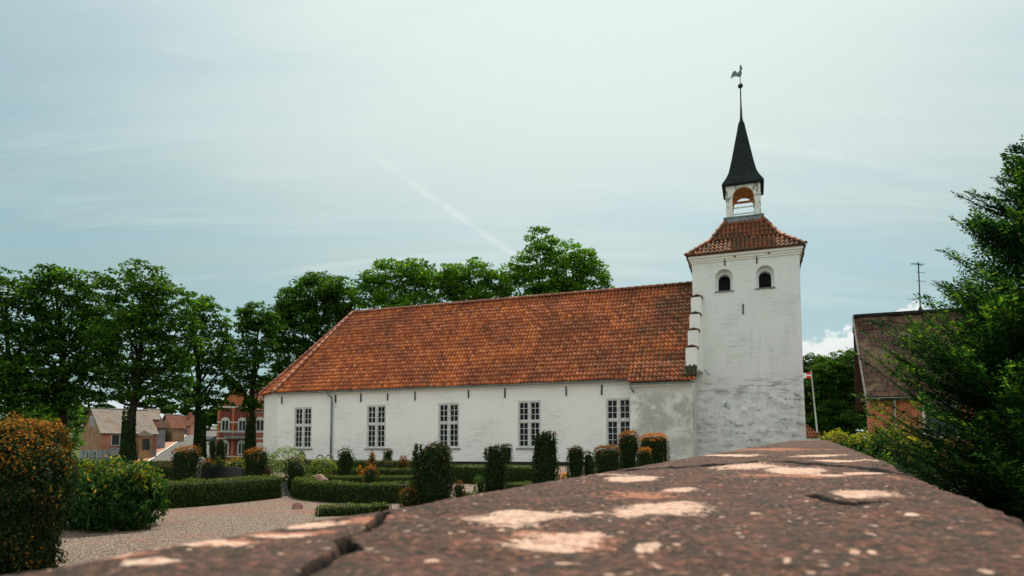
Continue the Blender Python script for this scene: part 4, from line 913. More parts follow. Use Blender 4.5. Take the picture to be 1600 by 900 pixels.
clipped(967, 996, 677, 17.5, 'smooth tall yew post in front of the fifth church window', 'box', tip_amt=.45)
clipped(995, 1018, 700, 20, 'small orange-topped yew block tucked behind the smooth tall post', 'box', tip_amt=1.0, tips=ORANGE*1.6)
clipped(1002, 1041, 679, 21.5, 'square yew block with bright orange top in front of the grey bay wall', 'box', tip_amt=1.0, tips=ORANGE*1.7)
clipped(872, 890, 738, 17, 'clump of orange flowers by the wall below the tallest yew column', 'dome', name='flower_clump', group=None, cols=np.array([(0.55, 0.13, 0.02), (0.10, 0.12, 0.02)]), tips=ORANGE*2, mat='foliage', leaf=.06, dens=900)
clipped(918, 934, 735, 17, 'yellow flower clump between the slim green yew and the squat block', 'dome', name='flower_clump', group=None, cols=np.array([(0.40, 0.28, 0.03), (0.10, 0.12, 0.02)]), tips=None, mat='foliage', leaf=.06, dens=900)
clipped(559, 568, 727, 18, 'tiny orange flowers left of the short orange-tipped yew post', 'dome', name='flower_clump', group=None, cols=np.array([(0.6, 0.16, 0.02), (0.10, 0.12, 0.02)]), tips=None, mat='foliage', leaf=.05, dens=1200)
clipped(505, 535, 741, 18.6, 'reddish low ground shrub behind the pink boulder', 'dome', name='small_shrub', group=None, cols=np.array([(0.12, 0.04, 0.025), (0.05, 0.04, 0.02)]), tips=None)
for (x0, x1, yt, d, lab) in ((1278, 1330, 676, 19, 'yellow-tipped leafy bush right of the wall end'), (1322, 1372, 674, 17, 'yellow-tipped leafy bush in the middle of the row below the brick house'), (1362, 1415, 668, 15, 'leafy bush of the row that meets the big conifer'), (1385, 1440, 690, 12, 'darker leafy bush low beside the wall under the big conifer')):
    g, w, h = span(x0, x1, yt, d)
    bush('leafy_bush', lab, 'bush', g, [(0, 0, h*.45, w*.52, .6, h*.55, 2.5), (-w*.25, -.1, h*.42, w*.3, .5, h*.5, 2.2), (w*.25, -.1, h*.44, w*.3, .5, h*.52, 2.2)], leaf=.075, dens=800, cols=np.array([(0.03, 0.07, 0.02), (0.05, 0.10, 0.025)]), tips=np.array([(0.30, 0.24, 0.03), (0.14, 0.18, 0.03)]), tip_amt=.5, mat='foliage', rough=.16, upright=.6, group='yellow-tipped bushes behind the wall')

# --- broadleaf trees
def tree(label, px, d, trunk_w, lobes, group, cols=None, leaf=.23, dens=.86, ivy=False, tips=None, name='broadleaf_tree', gap=0.0, seed=0):
    """lobes: (x, y, rx, ry) ellipses of foliage in the photograph's pixels at this tree's own distance -> solid clumps round real limbs"""
    rng = np.random.default_rng(int(px*7+d)+seed); g = ground_at(px, d); root = empty(name, g); tag(root, label, 'tree', group)
    G = np.array(g); Vs = []; Fs = []; Cs = []; k = 0
    cols = np.array([(0.034, 0.092, 0.011), (0.070, 0.135, 0.013), (0.018, 0.060, 0.013), (0.050, 0.11, 0.012)]) if cols is None else cols
    cen = []
    sc = d/FPX
    for li, (x, y, rx, ry) in enumerate(lobes):
        c = np.array(at(x, y, d)); c[1] += rng.uniform(-.35, .35)*rx*sc; cen.append((c, rx*sc, ry*sc))
    for c, rx, rz in cen:
        # clumps: sub-spheres distributed through the lobe, heavier towards the skin
        nclump = max(9, int(66*dens*(rx*rz)**.75/ (4.0)**.75))
        dirs = sphere_dirs(nclump, rng); rr = rng.uniform(.15, 1.0, nclump)**.5*rng.uniform(.92, 1.16, nclump)
        cc = c+dirs*rr[:, None]*np.array([rx, rx*.95, rz])
        cr = rng.uniform(.35, 1.0, nclump)*min(1.25, .35+rx*.28)*np.where(rr > .9, .62, 1.0)
        for q, r in zip(cc, cr):
            n = int(115*r*r*(0.6+.8*rng.random()))+12
            dd = sphere_dirs(n, rng); dd[:, 2] = np.abs(dd[:, 2])*1.0-.35*rng.random(n); rad = r*rng.uniform(.55, 1.08, n)
            P = q+dd*rad[:, None]*np.array([1.15, 1.15, .72])
            Nn = dd*np.array([.5, .5, 1.0])+np.array([0, 0, .5])
            col = palette(n, cols, rng, .2)*rng.uniform(.65, 1.45)
            if tips is not None:
                t = rng.random(n) < .18; col[t] = palette(int(t.sum()), tips, rng)
            V, F, C = quads(P, Nn, np.full(n, leaf), col, .62, .75, None, rng); Vs.append(V); Fs.append(F+k); Cs.append(C); k += len(V)
    V = np.concatenate(Vs)-G; mesh_obj('crown', V, np.concatenate(Fs), M['foliage'], root, col=np.concatenate(Cs))
    # trunk and limbs
    mb = MB(); r0 = trunk_w*sc/2; tops = sorted(cen, key=lambda q: -q[0][2]); top = tops[0][0]-G
    H = max(2.0, top[2]*.92); pts = []; rs = []
    for i in range(9):
        t = i/8; pts.append((top[0]*t**1.6+math.sin(t*5+px)*.12*H*.1, top[1]*t**1.6*.5, H*t)); rs.append(r0*(1.25-.25*min(1, t*8))*(1-t*.82))
    mb.tube(pts, rs, 9)
    for c, rx, rz in cen:
        e = c-G; hz = min(max(e[2]*.62, H*.34), H*.82); t = hz/H; s = Vector((top[0]*t**1.6, top[1]*t**1.6*.5, hz)); e = Vector(e); m = s.lerp(e, .5)+Vector((0, 0, -.25)); lr = r0*.42*(1-t*.5)
        mb.tube([s, m, e], [lr, lr*.65, lr*.3], 6, False)
        for b in range(4):
            v = Vector(sphere_dirs(1, rng)[0]); v.z = abs(v.z)*.6; st = m.lerp(e, rng.random()); mb.tube([st, st+Vector((v.x*rx*.7, v.y*rx*.7, v.z*rz*.7))], [lr*.32, lr*.08], 5, False)
    mb.build('trunk', M['bark'], root, True)
    if ivy:
        hv = H*.33; n = int(2600*hv*r0*2.2*.16)*3; th = rng.uniform(0, 2*np.pi, n); z = hv*rng.uniform(0, 1, n)**1.35*rng.uniform(.6, 1.1, n); rr = r0*(1.02+.7*np.exp(-z*1.3)+.25*rng.random(n))
        P = np.stack([np.cos(th)*rr, np.sin(th)*rr, z], 1); Nn = np.stack([np.cos(th), np.sin(th), 0*th+.3], 1); V, F, C = quads(P, Nn, np.full(n, .15), palette(n, YEW*1.6, rng), .8, .5, None, rng); mesh_obj('ivy', V, F, M['foliage'], root, col=C)
    return root
TG = 'tall trees beyond the churchyard'
tree('tall tree with an ivy-clad trunk standing in front of the old grey-roofed house', 200, 45, 15, [(230, 440, 38, 34), (200, 470, 45, 38), (255, 470, 38, 34), (215, 520, 56, 40), (262, 520, 30, 40), (185, 570, 42, 34), (240, 580, 46, 36), (280, 600, 26, 26), (215, 622, 26, 20), (165, 612, 34, 22), (275, 560, 28, 30), (175, 455, 26, 30), (288, 500, 20, 26), (300, 530, 18, 26), (165, 530, 28, 30), (240, 622, 30, 16), (275, 628, 24, 14)], TG, ivy=True)
tree('slimmer tree with a bushy ivy foot beside the road, left of the brick house', 312, 50, 13, [(322, 490, 32, 28), (345, 515, 18, 26), (302, 505, 22, 30), (320, 545, 38, 34), (300, 590, 28, 30), (338, 585, 24, 36), (318, 625, 28, 20), (352, 560, 14, 26), (356, 530, 14, 22), (300, 478, 20, 22), (295, 560, 20, 24), (290, 632, 20, 14), (340, 628, 18, 18)], TG, ivy=True)
tree('tree rising in front of the red brick house at the church corner', 391, 54, 12, [(400, 490, 28, 22), (420, 510, 18, 30), (396, 500, 28, 26), (378, 520, 20, 30), (410, 530, 24, 36), (388, 565, 34, 34), (374, 600, 28, 26), (405, 610, 20, 28), (362, 575, 18, 26), (392, 636, 18, 12)], TG, ivy=True)
tree('leftmost tall tree cut by the picture edge', 20, 44, 16, [(10, 455, 42, 34), (-20, 490, 40, 40), (35, 500, 38, 40), (0, 550, 48, 46), (40, 570, 38, 40), (-25, 620, 40, 40), (30, 625, 44, 36), (55, 600, 36, 36), (5, 590, 44, 40)], TG)
tree('second tall tree from the left edge, its top lit yellowish green', 104, 46, 15, [(100, 450, 36, 28), (65, 465, 30, 32), (135, 475, 32, 30), (95, 505, 50, 38), (150, 520, 30, 34), (60, 540, 30, 40), (115, 560, 44, 40), (165, 500, 24, 20), (125, 438, 26, 16), (80, 432, 24, 16), (48, 450, 22, 26), (80, 610, 36, 40), (130, 618, 38, 26), (180, 505, 16, 14), (150, 575, 36, 34), (105, 600, 40, 34), (170, 545, 26, 30)], TG)
tree('lighter drooping tree left of the old grey-roofed house', 105, 70, 8, [(105, 645, 22, 22), (88, 670, 22, 22), (120, 660, 14, 24), (100, 695, 26, 20), (75, 640, 16, 20)], None, cols=np.array([(0.06, 0.12, 0.03), (0.08, 0.15, 0.03)]), leaf=.28)
tree('dark dense tree low at the left behind the near yew', 50, 60, 10, [(30, 640, 34, 30), (60, 665, 28, 28), (10, 680, 30, 30), (70, 700, 26, 20)], None)
tree('broad tree rising behind the left hip of the church roof', 495, 60, 14, [(490, 452, 40, 26), (455, 475, 30, 26), (530, 462, 32, 26), (475, 505, 40, 34), (520, 510, 40, 40), (440, 520, 24, 40), (455, 560, 34, 36), (495, 560, 30, 36), (430, 590, 18, 30), (550, 485, 24, 22), (565, 505, 22, 24)], 'lime trees behind the church', seed=3, dens=1.5)
LT = 'lime trees behind the church'; lc = np.array([(0.065, 0.165, 0.012), (0.12, 0.23, 0.018), (0.038, 0.11, 0.014), (0.085, 0.19, 0.014)])
tree('tree behind the church ridge right above the roof hip', 635, 58, 14, [(650, 422, 30, 24), (610, 430, 26, 22), (580, 438, 20, 16), (670, 440, 28, 24), (600, 460, 36, 26), (650, 468, 40, 30), (630, 510, 50, 30), (700, 430, 20, 18), (566, 458, 20, 22)], LT, lc, seed=1, dens=1.15)
tree('lowest tree of the row behind the middle of the church ridge', 737, 60, 13, [(740, 428, 28, 22), (715, 445, 24, 22), (768, 440, 22, 20), (735, 465, 44, 26), (740, 500, 40, 30), (780, 462, 16, 18), (698, 448, 24, 20), (795, 448, 20, 22)], LT, lc, seed=2, dens=1.15)
tree('tallest tree behind the church, rising highest above the ridge near the tower', 868, 58, 16, [(842, 385, 24, 28), (875, 400, 32, 26), (825, 415, 28, 26), (910, 415, 28, 24), (860, 435, 46, 28), (925, 435, 28, 22), (800, 432, 18, 20), (890, 460, 48, 30), (840, 475, 40, 30), (948, 448, 14, 14)], LT, lc, seed=4, dens=1.15)
RT = 'trees beyond the tower'
rc = np.array([(0.04, 0.09, 0.015), (0.055, 0.115, 0.02), (0.028, 0.06, 0.014)])
tree('broad green tree between the tower and the brick house, right of the flagpole', 1310, 60, 10, [(1315, 575, 30, 26), (1300, 605, 30, 30), (1335, 620, 28, 36), (1300, 650, 34, 28), (1325, 668, 30, 24), (1290, 585, 26, 24), (1340, 580, 22, 24), (1345, 650, 22, 30)], RT, rc, dens=1.7)
tree('darker tree directly right of the tower behind the flag', 1262, 64, 10, [(1270, 575, 24, 22), (1250, 600, 24, 30), (1275, 620, 28, 36), (1265, 660, 32, 26), (1285, 650, 24, 28)], RT, rc*.8, dens=1.7)
tree('far feathery tree whose top shows above the trees right of the tower', 1330, 90, 8, [(1330, 568, 24, 20), (1300, 572, 22, 18), (1350, 585, 22, 28), (1320, 600, 40, 34), (1280, 590, 26, 30), (1330, 650, 44, 36), (1275, 650, 34, 36)], RT, rc*.9, dens=1.2)
tree('low trees at the far end of the road', 325, 190, 6, [(325, 655, 16, 11), (312, 650, 12, 12), (340, 648, 14, 14)], None, rc, leaf=.6)
tree('distant tree on the hill above the far houses', 285, 200, 6, [(262, 640, 12, 8), (290, 642, 10, 8)], None, rc*.8, leaf=.6)
tree('distant dark trees behind the old grey-roofed house', 170, 150, 8, [(120, 650, 26, 16), (160, 645, 20, 12), (70, 650, 26, 20)], None, rc*.6, leaf=.5)

# --- the near conifer on the right: flat sprays on rising branches
def near_conifer():
    rng = np.random.default_rng(5); d = 4.6; g = ground_at(1648, d); g = (g[0], g[1], 0.0); root = empty('thuja_tree', g); tag(root, 'big near conifer with feathery sprays filling the right edge of the picture', 'tree')
    sc = d/FPX; segs = []; PV = []; PN = []; PS = []; PC = []; br = MB()
    def zz(y): return at(1600, y, d).z
    HT = zz(190)
    prof_z = [0.0, zz(760), zz(700), zz(600), zz(520), zz(450), zz(400), zz(340), zz(290), zz(220), HT]
    prof_r = [0.95, 1.05, 1.10, 1.10, .94, .66, .48, .38, .36, .30, .06]
    V = []; F = []; C = []; k = 0
    cols = np.array([(0.013, 0.046, 0.020), (0.022, 0.066, 0.024), (0.009, 0.032, 0.015)]); tipc = np.array([(0.10, 0.16, 0.03), (0.06, 0.12, 0.03)])  # lit spray ends put into the colour as yellow-green tips
    P = []; A = []; SZ = []; CL = []; NR = []
    nb = 760
    for i in range(nb):
        t = rng.random()**.9; z0 = t*HT*.97; th = rng.uniform(0, 2*np.pi)
        r = np.interp(z0+.25, prof_z, prof_r)*rng.uniform(.72, 1.08)
        if z0 > zz(470):
            if rng.random() < .50: continue
            r *= rng.uniform(.75, 1.45)
        if rng.random() < .16: r *= 1.12
        dirh = np.array([math.cos(th), math.sin(th), 0]); rise = rng.uniform(.25, .75)*r+.05
        s = np.array([.03*math.cos(th), .03*math.sin(th), max(0.02, z0-rise*.35)]); e = s+dirh*r+np.array([0, 0, rise]); e[:2] += rng.normal(0, .04, 2)
        m = (s+e)/2+np.array([0, 0, -.12*r]); curve = [(1-u)**2*s+2*u*(1-u)*m+u*u*e for u in np.linspace(0, 1, 9)]
        if r > .2: br.tube([Vector(q) for q in curve[::2]], [.011, .009, .007, .004, .0025], 4, False)
        fan_n = np.cross((e-s)/np.linalg.norm(e-s), np.array([-math.sin(th), math.cos(th), 0])+rng.normal(0, .35, 3)); fan_n /= np.linalg.norm(fan_n)
        lenb = np.linalg.norm(e-s); nsec = int(10+lenb*26)
        for j in range(nsec):
            u = .18+.82*(j+.5)/nsec; p = (1-u)**2*s+2*u*(1-u)*m+u*u*e; tg = 2*(1-u)*(m-s)+2*u*(e-m); tg /= np.linalg.norm(tg)
            side = np.cross(fan_n, tg)*(1 if j % 2 else -1); dv = tg*.75+side*.85+rng.normal(0, .14, 3); dv /= np.linalg.norm(dv); L = (.24*(1-u)+.075)*rng.uniform(.6, 1.15)*min(1.2, .5+lenb*.6)
            nt = int(4+L*34)
            for q in range(nt):
                w = (q+.5)/nt; pp = p+dv*L*w+np.array([0, 0, .05*w*w*L]); sd = np.cross(fan_n, dv)*(1 if q % 2 else -1); a = dv*.8+sd*.7+rng.normal(0, .12, 3); a /= np.linalg.norm(a); l2 = .045*(1.15-w*.6)*rng.uniform(.7, 1.3)
                P.append(pp+a*l2*.45); A.append(a); SZ.append(l2); NR.append(fan_n+rng.normal(0, .25, 3)); CL.append(1 if (u > .8 and rng.random() < .25) or rng.random() < .03 else 0)
    P = np.array(P); A = np.array(A); SZ = np.array(SZ)[:, None]; NR = np.array(NR); CL = np.array(CL); n = len(P); print('thuja sprigs', n)
    B = np.cross(NR, A); B /= np.linalg.norm(B, axis=1)[:, None]
    c = palette(n, cols, rng); c[CL == 1] = palette(int((CL == 1).sum()), tipc, rng)
    V = np.stack([P-A*SZ*.5, P+B*SZ*.19, P+A*SZ*.5, P-B*SZ*.19], 1).reshape(-1, 3)
    mesh_obj('foliage', V, np.arange(4*n).reshape(n, 4), M['foliage'], root, col=np.repeat(c, 4, 0))
    br.tube([(0, 0, 0), (0, 0, HT*.5), (-.02, 0, HT*.97)], [.07, .04, .006], 8); br.build('trunk', M['bark'], root, True)
    o = empty('thuja_tree', (g[0]+.95, g[1]-.75, 0)); 
    tag(o, 'second conifer behind the big near one, in the lower right corner', 'tree')
    for ch in list(root.children):
        c_ = ch.copy(); COL.objects.link(c_); c_.parent = o
    o.scale = (1.1, 1.1, .62); o.rotation_euler = (0, 0, 2.1)
near_conifer()

# ------------------------------------------------------------------ stones and small things in the yard
def stone_slab(name, label, x0, x1, ytop, d, thick, mat, arch_=0.0, cat='gravestone'):
    g, w, h = span(x0, x1, ytop, d); root = empty(name, g); tag(root, label, cat); mb = MB()
    n = 12; top = [(-w/2+w*i/n, h-arch_*h*(abs(2*i/n-1))**2.2) for i in range(n+1)]
    mb.prism([(-w/2, 0)]+top+[(w/2, 0)], 'y', -thick/2, thick/2); mb.build('slab', mat, root, bevel=.008)
    b = MB(); b.box(-w/2-.06, w/2+.06, -thick, thick, 0, .08); b.build('base', M['grey_stone'], root); return root
stone_slab('gravestone', 'wide black polished gravestone with a gently arched top between two yew blocks', 318, 386, 729, 16.4, .16, M['polished_black'], .12)
stone_slab('gravestone', 'small grey round-topped gravestone left of the slim conifers', 305, 324, 714, 22, .14, M['grey_stone'], .35)
stone_slab('gravestone', 'small bluish gravestone in the gap between the two gravel-side hedges', 439, 454, 753, 15.2, .12, M['grey_stone'], .2)
def boulder(label, x0, x1, ytop, d, name='boulder'):
    g, w, h = span(x0, x1, ytop, d); bm = bmesh.new(); bmesh.ops.create_icosphere(bm, subdivisions=4, radius=1)
    P = np.array([v.co[:] for v in bm.verts]); s = 1+(vnoise(P+5, 1.6, int(x0))-.5)*.5+(vnoise(P+5, 5, 3)-.5)*.12
    for v, k in zip(bm.verts, s): v.co = Vector((v.co.x*w/2, v.co.y*w*.33, max(v.co.z, -.5)*h*.95+.03))*k
    me = bpy.data.meshes.new(name); bm.to_mesh(me); bm.free(); me.materials.append(M['pink_stone']); o = bpy.data.objects.new(name, me); COL.objects.link(o); o.location = g; tag(o, label, 'boulder'); return o
boulder('pale pink natural boulder marking a grave behind the curved box hedge', 484, 517, 744, 16.2); boulder('small reddish stone lying on the gravel before the curved hedge', 458, 474, 786, 11.6)
boulder('flat dark weed-covered stone lying on the gravel near the leafy shrub', 172, 190, 829, 8.3)
def hoops():
    g, w, h = span(494, 521, 711, 23.5); root = empty('iron_hoops', g); tag(root, 'pair of curled rusty iron hoops standing behind the yellow-green mound', 'ornament')
    for sx in (-1, 1):
        mb = MB(); pts = []
        for i in range(15):
            a = math.pi*1.35*i/14; r = w*.23*(1-.25*i/14); pts.append((sx*(w*.25-math.cos(a)*-r*1.0*-1), 0, h-.23*w+math.sin(a)*r))
        pts = [(sx*w*.48, 0, 0)]+[(sx*(w*.25+math.cos(math.pi*1.3*i/14)*w*.23*(1-.2*i/14)), 0, h-.23*w+math.sin(math.pi*1.3*i/14)*w*.23) for i in range(15)]
        mb.tube(pts, .022, 8); mb.build('hoop', M['rust_metal'], root, True)
    mb = MB(); mb.tube([(-w*.48, 0, h*.3), (w*.48, 0, h*.3)], .018, 6); mb.build('crossbar', M['rust_metal'], root, True)
hoops()

# ------------------------------------------------------------------ houses and street things
def frame_at(px, d, phi): g = ground_at(px, d); return g, phi
def gable_house(label, px, d, phi, L, Wd, eave, ridge, wall, roof, base=None, gable=None, dz=0, name='house', ov=.35, win=(), gwin=(), cat='house', chim=None):
    """near left corner at px,d; long wall runs along local +x, gable end is the local x=0 face"""
    g = ground_at(px, d); root = empty(name, (g[0], g[1], g[2]+dz), phi); tag(root, label, cat)
    mb = MB(); mb.box(0, L, 0, Wd, -.8, eave); mb.build('wall', wall, root)
    for x0, x1 in ((-.002, .12), (L-.12, L+.002)):
        gb = MB(); gb.prism([(0, eave), (Wd, eave), (Wd/2, ridge-.05)], 'x', x0, x1); gb.build('gable', gable or wall, root)
    if base is not None:
        b = MB(); b.box(-.03, L+.03, -.03, Wd+.03, -.8, base[1]); b.build('base_course', base[0], root)
    sl = (ridge-eave)/(Wd/2); z0 = eave-ov*sl; T = .14; V = []; F = []; UV = []; ln = math.hypot(Wd/2+ov, ridge-z0)
    for sgn in (0, 1):
        ya, yb = (-ov, Wd/2) if sgn == 0 else (Wd+ov, Wd/2); k = len(V)
        V += [(-ov, ya, z0), (L+ov, ya, z0), (L+ov, yb, ridge), (-ov, yb, ridge)]; V += [(x, y, z+T) for x, y, z in V[k:k+4]]; UV += [(0, 0), (L+2*ov, 0), (L+2*ov, ln), (0, ln)]*2
        F += [tuple(k+i for i in q) for q in ((0, 3, 2, 1), (4, 5, 6, 7), (0, 1, 5, 4), (1, 2, 6, 5), (3, 0, 4, 7))]
    rf = mesh_obj('roof', V, F, roof, root, uv=UV)
    rd = MB(); rd.tube([(-ov, Wd/2, ridge+T), (L+ov, Wd/2, ridge+T)], .12, 6); rd.build('ridge_cap', roof if False else M['grey_stone'], rf)
    for (x, z, w, h) in win:
        f = MB(); f.box(x, x+w, -.06, -.01, z, z+h); wo = f.build('window', M['white_trim'], root); p = MB(); m = .09
        p.box(x+m, x+w/2-m/2, -.075, -.061, z+m, z+h-m); p.box(x+w/2+m/2, x+w-m, -.075, -.061, z+m, z+h-m); p.build('pane', M['dark_window'], wo)
    for (y, z, w, h) in gwin:
        f = MB(); f.box(-.06, -.01, y, y+w, z, z+h); wo = f.build('window', M['white_trim'], root); p = MB(); m = .1; p.box(-.075, -.061, y+m, y+w-m, z+m, z+h-m); p.build('pane', M['dark_window'], wo)
    if chim: c = MB(); c.box(chim[0], chim[0]+.7, Wd/2-.35, Wd/2+.35, ridge-.6, ridge+1.0); c.build('chimney', M['brick_red'], rf)
    return root
h1 = gable_house('old house with a tan gable end and grey stained roof behind the ivy-clad tree', 158, 92, R(50), 7.3, 8.2, 4.0, 7.5, M['pink_render'], M['roof_grey'], (M['grey_render'], 1.6), M['tan_render'], dz=.0, ov=.25,
                 win=((1.2, 2.2, 2.2, 1.6),), gwin=((3.2, 5.0, 1.5, 1.4), (1.6, .2, .8, 1.3), (4.6, .2, .8, 1.3)))
tw_ = MB(); tw_.box(-.03, -.012, 0, 8.2, 1.6, 4.0); tw_.build('gable_wall', M['tan_render'], h1)
by = MB(); by.box(4.6, 6.4, -.9, 0, -.2, 3.6); bw = by.build('bay_window', M['tan_render'], h1); br_ = MB(); br_.add([(4.4, -1.1, 3.6), (6.6, -1.1, 3.6), (6.6, 0, 3.6), (4.4, 0, 3.6), (5.5, -.1, 4.5)], [(0, 1, 4), (1, 2, 4), (2, 3, 4), (3, 0, 4), (3, 2, 1, 0)]); br_.build('bay_roof', M['roof_grey'], bw)
bp = MB(); bp.box(5.0, 6.0, -.93, -.901, 1.6, 3.2); bp.build('pane', M['dark_window'], bw)
bx = MB(); bx.box(1.0, 3.6, -1.1, -.1, .9, 1.9); bx.build('balcony', M['grey_render'], h1)
gable_house('low grey shed house with a dark gable just right of the old grey-roofed house', 243, 112, R(55), 1.6, 5.0, 3.6, 5.4, M['grey_render'], M['roof_brown'], None, M['dark_board'], gwin=((1.5, 1.0, 2.0, 1.0),), dz=.2)
gable_house('reddish side building directly behind the old house', 225, 106, R(30), 1.8, 5, 4.4, 6.0, M['pink_render'], M['roof_grey'], None, M['pink_render'], dz=1.0)
gable_house('tan house with a steep pale roof edge on the hill right of the grey shed', 268, 132, R(50), 2.4, 6, 3.4, 6.0, M['tan_render'], M['roof_orange'], None, M['tan_render'], gwin=((2.4, 1.4, 1.2, 1.3),), dz=-.4)
gable_house('farther pinkish house with dormer roof high on the hill', 268, 160, R(10), 4.0, 6, 3.0, 5.4, M['pink_render'], M['roof_orange'], win=((.5, 1.0, 1.1, 1.2), (2.3, 1.0, 1.1, 1.2)), chim=(2.8,), dz=-.6)
gable_house('small red-walled house with orange roof at the top of the road', 295, 175, R(20), 1.3, 4, 2.4, 4.2, M['brick_red'], M['roof_orange'], dz=-.6)

def brick_villa():
    g = ground_at(338, 92); root = empty('brick_house', (g[0], g[1], g[2]-.3), R(22)); tag(root, 'two-storey red brick house with white banding and a balcony beside the church', 'house')
    # two wings: dark one at x 0..4.2, lighter one at 4.2..12
    a = MB(); a.box(0, 4.3, 0, 8, -.5, 8.0); a.build('wing_wall', M['brick_dark'], root); b = MB(); b.box(4.3, 14, -.5, 8, -.5, 7.4); b.build('main_wall', M['brick_red'], root)
    tr = MB()
    for z in (.9, 3.4, 4.35, 5.7): tr.box(-.03, 4.3, -.05, -.005, z, z+.16)
    for z in (.9, 3.4, 4.35, 5.7, 7.2): tr.box(4.27, 14.03, -.56, -.505, z, z+.18)
    tr.box(-.05, 4.3, -.07, -.005, 7.8, 8.05); tr.build('white_banding', M['white_trim'], root)
    def win(x, z, w, h, y):
        f = MB(); f.prism(arch(x, x+w, z, z+h, 8), 'y', y-.07, y-.005); o = f.build('window', M['white_trim'], root); p = MB(); m = .16
        p.box(x+m, x+w/2-.05, y-.09, y-.071, z+m, z+h-.5); p.box(x+w/2+.05, x+w-m, y-.09, y-.071, z+m, z+h-.5); p.build('pane', M['dark_window'], o)
    for x in (.5, 2.7): win(x, 4.5, 1.1, 2.0, 0); win(x, 1.2, 1.1, 2.1, 0)
    for x in (5.0, 7.6, 10.2): win(x, 4.5, 1.3, 2.1, -.5)
    for x in (7.6, 10.2): win(x, 1.2, 1.3, 2.3, -.5)
    d = MB(); d.prism(arch(5.0, 6.3, -.3, 3.0, 8), 'y', -.58, -.505); do = d.build('door', M['white_trim'], root); dp = MB(); dp.box(5.3, 6.0, -.60, -.581, .2, 2.1); dp.build('pane', M['dark_window'], do)
    bl = MB(); bl.box(1.0, 4.2, -1.3, -.06, 3.55, 3.75)
    for i in range(14): bl.box(1.02+i*.24, 1.06+i*.24, -1.28, -1.24, 3.75, 4.5)
    bl.box(1.0, 4.2, -1.3, -1.22, 4.5, 4.58); bl.build('balcony', M['grey_render'], root)
    pl = MB()
    for x in (.05, 1.9, 4.0): pl.box(x, x+.28, -.04, -.004, -.3, 7.8)
    pl.build('orange_strip', M['brick_orange'], root)  # upright orange brick strips on the wing wall
    def gab(x0, x1, y0, y1, z0, z1, nm):
        V = []; UV = []; F = []
        for (xa, xb) in ((x0-.3, (x0+x1)/2), (x1+.3, (x0+x1)/2)):
            k = len(V); V += [(xa, y0-.3, z0), (xa, y1, z0), (xb, y1, z1), (xb, y0-.3, z1)]; ln = math.hypot(xb-xa, z1-z0); UV += [(0, 0), (y1-y0, 0), (y1-y0, ln), (0, ln)]; F.append((k, k+1, k+2, k+3))
        V += [(v[0], v[1], v[2]+.15) for v in V]; UV = UV*2; F += [tuple(i+8 for i in f) for f in F]; F += [(0, 3, 11, 8), (4, 7, 15, 12), (0, 1, 9, 8), (4, 5, 13, 12)]
        rf = mesh_obj(nm, V, F, M['roof_orange'], root, uv=UV); m = MB(); m.prism([(x0, z0), (x1, z0), ((x0+x1)/2, z1-.1)], 'y', y0, y0+.2); m.build('gable', M['brick_orange'], rf)
    gab(.6, 4.2, 0, 8, 8.05, 11.6, 'wing_roof')
    V = [(4.0, -.9, 7.4), (14.3, -.9, 7.4), (14.3, 3.75, 10.6), (4.0, 3.75, 10.6), (4.0, 8.3, 7.4), (14.3, 8.3, 7.4)]; V += [(v[0], v[1], v[2]+.15) for v in V]
    ln = 5.6; mesh_obj('main_roof', V, [(0, 3, 2, 1), (3, 4, 5, 2), (6, 7, 8, 9), (9, 8, 11, 10), (0, 1, 7, 6), (0, 6, 9, 3), (3, 9, 10, 4)], M['roof_orange'], root, uv=[(0, 0), (10, 0), (10, ln), (0, ln), (0, 0), (10, 0)]*2)
    dm = MB(); dm.box(7.2, 9.2, -.7, 2.5, 7.5, 9.3); dm.build('dormer', M['brick_orange'], root); c = MB(); c.box(5.2, 5.9, 3.2, 3.9, 9.8, 12.0); c.build('chimney', M['brick_red'], root)
brick_villa()
hedge('tall bright green hedge on the bank beside the old house', [(236, 116), (247, 128), (257, 140)], 1.2, 2.7, name='garden_hedge', group='green hedges along the uphill pavement', leaf=.22, dens=70, cols=np.array([(0.06, 0.13, 0.02), (0.08, 0.16, 0.03)]), rough=.3, mat='foliage')
hedge('farther lighter hedge on the bank below the tan house', [(262, 150), (272, 168), (280, 188)], 1.4, 2.2, name='garden_hedge', group='green hedges along the uphill pavement', leaf=.25, dens=60, cols=np.array([(0.09, 0.15, 0.03), (0.11, 0.18, 0.03)]), rough=.4, mat='foliage')

